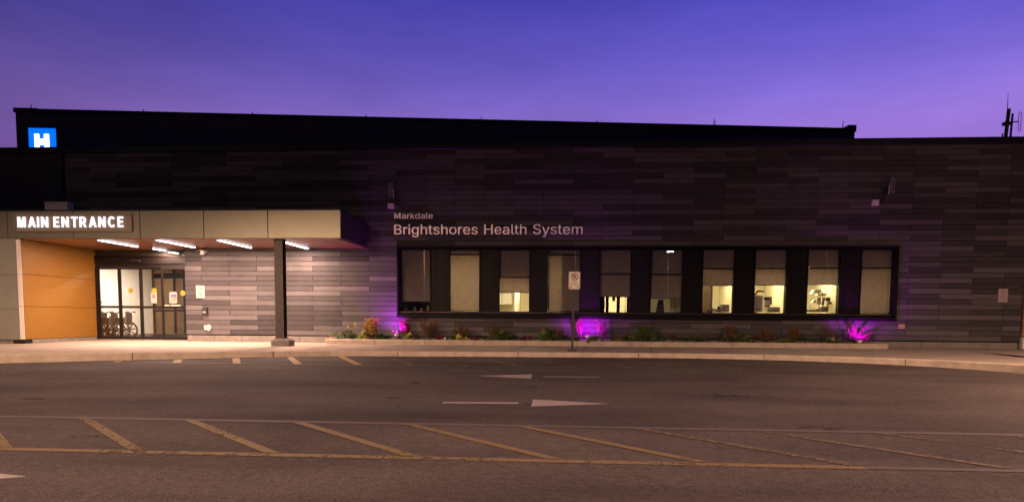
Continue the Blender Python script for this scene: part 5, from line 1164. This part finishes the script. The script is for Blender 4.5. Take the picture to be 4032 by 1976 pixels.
# sixth room: office chair
P = onY(2600, 1228, 1.2); t = thing('office_chair', (P.x, 1.2, 0), 'dark office chair with two chrome bands in the dim sixth room', 'chair')
g = MB(); x = P.x; g.add([(x - .22, 1.2, .55), (x + .18, 1.2, .55), (x + .10, 1.28, 1.44), (x - .06, 1.28, 1.44), (x - .22, 1.26, .55), (x + .18, 1.26, .55), (x + .10, 1.34, 1.44), (x - .06, 1.34, 1.44)], [(0, 1, 2, 3), (5, 4, 7, 6), (0, 4, 5, 1), (1, 5, 6, 2), (2, 6, 7, 3), (3, 7, 4, 0)]); g.build('backrest', DARKPL, t)
g = MB(); g.tube([(x - .13, 1.17, 1.20), (x - .02, 1.15, 1.23), (x + .10, 1.17, 1.21)], .012, 6); g.tube([(x - .13, 1.17, 1.13), (x - .02, 1.15, 1.14), (x + .10, 1.17, 1.12)], .01, 6); g.build('band', CHROME, t)
MB().bbox(x - .24, x + .24, .8, 1.25, .45, .53, .02).build('seat', DARKPL, t); MB().cyl((x, 1.05, .08), (x, 1.05, .45), .03, seg=8).build('column', DARKPL, t)
g = MB()
for k in range(5):
    q = 2 * math.pi * k / 5; g.tube([(x, 1.05, .10), (x + .28 * math.cos(q), 1.05 + .28 * math.sin(q), .06)], .02, 6)
g.build('base', DARKPL, t)
a = onY(2650, 1200, 1.8); t = thing('curtain', (a.x, 1.8, 0), 'hanging pale curtain at the right of the dim sixth room', 'curtain'); g = MB(); pts = [(a.x - .1 + .03 * k, 1.8 + .03 * math.sin(k * 1.6)) for k in range(12)]
vs = [(x_, y_, .1) for x_, y_ in pts] + [(x_, y_, 2.1) for x_, y_ in pts]; g.add(vs, [[k, k + 1, 13 + k, 12 + k] for k in range(11)], None, True); g.build('cloth', CREAM, t)
# seventh room: partition edge with door, printer and papers
a = onY(2806, 1190, 1.6); t = thing('room_screen', (a.x, 1.6, 0), 'tan screen panel filling the left of the seventh window', 'screen panel'); MB().box(BAY[6] + .05, a.x - .06, 1.6, 1.65, .05, 2.3).build('panel', mat('tan_panel', (.50, .38, .25), rough=.7), t)
g = MB(); g.box(a.x - .055, a.x - .01, 1.58, 1.67, .012, 2.3); g.build('edge_post', GREYPL, t)
def dev(name, cat, px0, px1, py0, py1, y, d, mt, label, parts=()):
    A, B = onY(px0, py0, y), onY(px1, py1, y); t = thing(name, ((A.x + B.x) / 2, y, B.z), label, cat)
    MB().bbox(A.x, B.x, y, y + d, B.z, A.z, min(.012, (A.z - B.z) * .2)).build('body', mt, t)
    for (nm_, u0, u1, v0, v1, m_) in parts:
        MB().bbox(A.x + (B.x - A.x) * u0, A.x + (B.x - A.x) * u1, y - .012, y - .001, B.z + (A.z - B.z) * v0, B.z + (A.z - B.z) * v1, .003).build(nm_, m_, t)
    return t
LT = mat('pale_device_plastic', (.62, .56, .45), rough=.45)
for k in (6, 7, 8): desk(XS[k] - .2, XS[k] + WW + .2, .5, 1.15, 1.02, 'worktop under the %s window' % NTH[k])
dev('paper_towel_box', 'dispenser', 2842, 2871, 1199, 1229, .6, .25, WHITEPL, 'white square box at the right corner of the seventh window', (('slot', .1, .9, .9, .97, DARKPL), ('label_patch', .2, .35, .3, .5, GREYPL)))
dev('document_tray', 'tray', 2783, 2800, 1217, 1229, .6, .2, GREYPL, 'grey document tray left of centre in the seventh window', (('front_lip', .05, .95, .0, .3, DARKPL),))
dev('document_tray', 'tray', 2803, 2840, 1216, 1229, .7, .2, GREYPL, 'wide grey document tray beside the white square box', (('front_lip', .05, .45, .0, .8, WHITEPL),))
dev('telephone', 'telephone', 2826, 2842, 1207, 1216, .85, .12, DARKPL, 'small dark desk telephone behind the trays', (('handset', .0, .3, .2, 1.2, DARKPL),))
# eighth room
dev('large_monitor', 'monitor', 2961, 3003, 1163, 1228, .65, .06, LT, 'big pale monitor back at the left of the eighth window', (('vent', .3, .8, .12, .2, GREYPL),))
a = onY(2972, 1162, .9); b = onY(2985, 1145, .9); c_ = onY(3008, 1147, .9)
t = thing('desk_lamp', (a.x, .9, 1.0), 'rust red desk lamp arm behind the pale monitor', 'lamp'); RSTM = mat('rust_paint', (.35, .12, .05), rough=.5)
MB().tube([(a.x, .9, 1.02), (a.x, .9, a.z), (b.x, .9, b.z)], .035, 8).build('arm', RSTM, t); MB().tube([(b.x, .9, b.z), (c_.x, .9, c_.z)], [.04, .03], 8).build('head', RSTM, t); MB().cyl((a.x, .9, 1.02), (a.x, .9, 1.05), .09, seg=16).build('foot', RSTM, t)
dev('computer_monitor', 'monitor', 3008, 3040, 1168, 1200, .95, .04, GREYPL, 'dark monitor in the middle of the eighth window', (('screen', .1, .6, .3, .9, DARKPL), ('stand', .3, .7, -.6, .0, LT)))
dev('printer', 'printer', 3010, 3032, 1182, 1210, .8, .1, LT, 'small cream printer before the dark monitor', (('tray', .1, .9, .1, .3, GREYPL),))
dev('printer', 'printer', 3022, 3072, 1209, 1229, .6, .3, WHITEPL, 'wide white printer at the right corner of the eighth window', (('tray', .08, .92, .15, .45, GREYPL), ('lid', .05, .95, .9, 1.04, LT)))
a = onY(3062, 1170, 2.9); t = thing('interior_door', (a.x, 2.9, 0), 'pale open door edge at the right of the eighth window', 'door'); MB().box(a.x, a.x + .06, 2.0, 2.9, .012, 2.1).build('leaf', WHITEP, t); MB().cyl((a.x - .03, 2.1, 1.0), (a.x - .001, 2.1, 1.0), .02, seg=10).build('handle', CHROME, t)
# ninth room: examination lamp and monitors on arms
def wedge(name, cat, pts, y, d, mt, label, extra=None):
    P = [onY(px, py, y) for px, py in pts]; t = thing(name, (P[0].x, y, P[0].z), label, cat); MB().xz([(p.x, p.z) for p in P], y, y + d).build('body', mt, t)
    if extra: MB().tube([(onY(*q, y + d / 2)) for q in extra], .015, 6).build('arm', GREYPL, t)
    return t
wedge('examination_lamp', 'lamp', [(3198, 1156), (3208, 1141), (3232, 1139), (3234, 1150), (3222, 1155)], 1.4, .25, WHITEPL, 'white angled lamp head on an arm high in the ninth window', [(3232, 1146), (3240, 1156), (3238, 1200)])
wedge('equipment_screen', 'screen', [(3216, 1198), (3219, 1170), (3234, 1168), (3234, 1197)], 1.1, .05, LT, 'pale tilted equipment screen in the centre of the ninth window', [(3225, 1197), (3225, 1228)])
wedge('equipment_screen', 'screen', [(3235, 1200), (3243, 1170), (3251, 1168), (3244, 1202)], 1.0, .04, GREYPL, 'narrow dark-edged screen seen side on in the ninth window', [(3240, 1201), (3240, 1228)])
wedge('paper_bin', 'bin', [(3198, 1193), (3208, 1178), (3214, 1181), (3214, 1192)], 1.3, .2, WHITEPL, 'small white wedge-shaped tray left of the pale screen', [(3212, 1190), (3218, 1196)])
dev('cabinet', 'cabinet', 3222, 3256, 1153, 1165, 1.6, .3, LT, 'pale upper cabinet behind the equipment', (('gap', .45, .47, .1, .9, GREYPL),))
dev('computer_monitor', 'monitor', 3252, 3270, 1172, 1185, 1.2, .04, DARKPL, 'small dark monitor right of the screens', (('stand', .4, .6, -2.8, .0, GREYPL),))
dev('wall_box', 'box', 3262, 3285, 1189, 1197, 1.4, .1, mat('brown_box', (.22, .14, .08), rough=.6), 'brown flat box at the right of the ninth window', (('lid', .05, .95, .8, 1.1, GREYPL),))
dev('keyboard', 'keyboard', 3178, 3208, 1219, 1226, .6, .2, DARKPL, 'dark keyboard at the left corner of the ninth window', (('key_row', .1, .9, .5, .8, GREYPL),))
dev('paper_stack', 'papers', 3212, 3232, 1216, 1228, .6, .2, PAPER, 'rumpled white paper stack in the ninth window', (('sheet', .1, .6, .8, 1.15, WHITEPL),))
dev('storage_box', 'box', 3234, 3262, 1207, 1228, .75, .2, GREYPL, 'grey storage box under the screens in the ninth window', (('lid', .0, 1.0, .85, 1.05, LT),))
dev('bottle', 'bottle', 3166, 3171, 1208, 1228, .55, .04, WHITEPL, 'white bottle at the left edge of the ninth window', (('cap', .2, .8, 1.0, 1.2, GREYPL),))

# ------------------------------------------------------------------ car park lamps (out of view; windows mirror some, one is added and one reshaped)
def street_lamp(x, y, h, watts, label, aim=(0, 2, 0), col=(1, .56, .36), size=166, lens=.12, blend=1.0):
    t = thing('street_lamp', (x, y, rz(y)), label, 'street lamp', 'lamps of the car park')
    b = rz(y)
    MB().tube([(x, y, b), (x, y, b + h + .1)], [.09, .06], 10).build('pole', STEELP, t)
    MB().cyl((x, y, b - .1), (x, y, b + .6), .28, seg=18).build('base', CONC, t)
    dy = .9 if aim[1] >= 0 else -.9
    MB().tube([(x, y, b + h), (x, y + dy, b + h + .05)], .04, 8).build('arm', STEELP, t)
    MB().bbox(x - .18, x + .18, y + dy - .3, y + dy + .35, b + h - .02, b + h + .1, .02).build('head', STEELP, t)
    MB().bbox(x - lens, x + lens, y + dy - lens, y + dy + lens, b + h - .045, b + h - .0205, .008).build('lens', LOTLED, t)
    P = Vector((x, y + dy, b + h - .08))
    light('SPOT', 'lamp', P, watts, col, t, aim=P + Vector(aim) + Vector((0, 0, -3)), spot_size=math.radians(size), spot_blend=blend, shadow_soft_size=.12)
street_lamp(-4.5, -25.0, 7.8, 18500, 'car park lamp to the left of the camera', (0, 0, 0), size=166, blend=.2)
street_lamp(24.5, -13.5, 8.5, 18000, 'car park lamp at the right of the driveway', (0, 0, 0), size=146)
street_lamp(10.0, -24.0, 10.0, 6500, 'car park lamp behind the camera', (0, 0, 0), size=152, blend=.4)
street_lamp(-7.0, -12.0, 8.5, 4200, 'extra lamp added left of the driveway to brighten the road and pavement', (0, 0, 0), size=146, blend=.8)  # extra lamp, added to even out the light on the road
street_lamp(.6, -32.4, 7.9, 8500, 'distant car park lamp mirrored beside the first window', (0, 0, 0), size=173, lens=.14, blend=.12)
street_lamp(19.6, -32.1, 6.7, 500, 'distant car park lamp mirrored at the top of the sixth window', (0, 0, 0), size=120, lens=.22, blend=.5)
street_lamp(18.4, -47.4, 7.0, 500, 'distant car park lamp mirrored beside the fifth window', (0, 0, 0), size=120, lens=.16, blend=.5)
street_lamp(34.9, -47.4, 7.0, 500, 'distant car park lamp mirrored beside the ninth window', (0, 0, 0), size=120, lens=.22, blend=.5)
street_lamp(12.8, -46.0, 10.8, 6500, 'distant car park lamp, raised and tinted pink to light the wall lettering', (0, 0, 0), size=169.5, lens=.2, blend=.12, col=(1, .5, .55))  # made taller and pink for a sheen on the long lettering
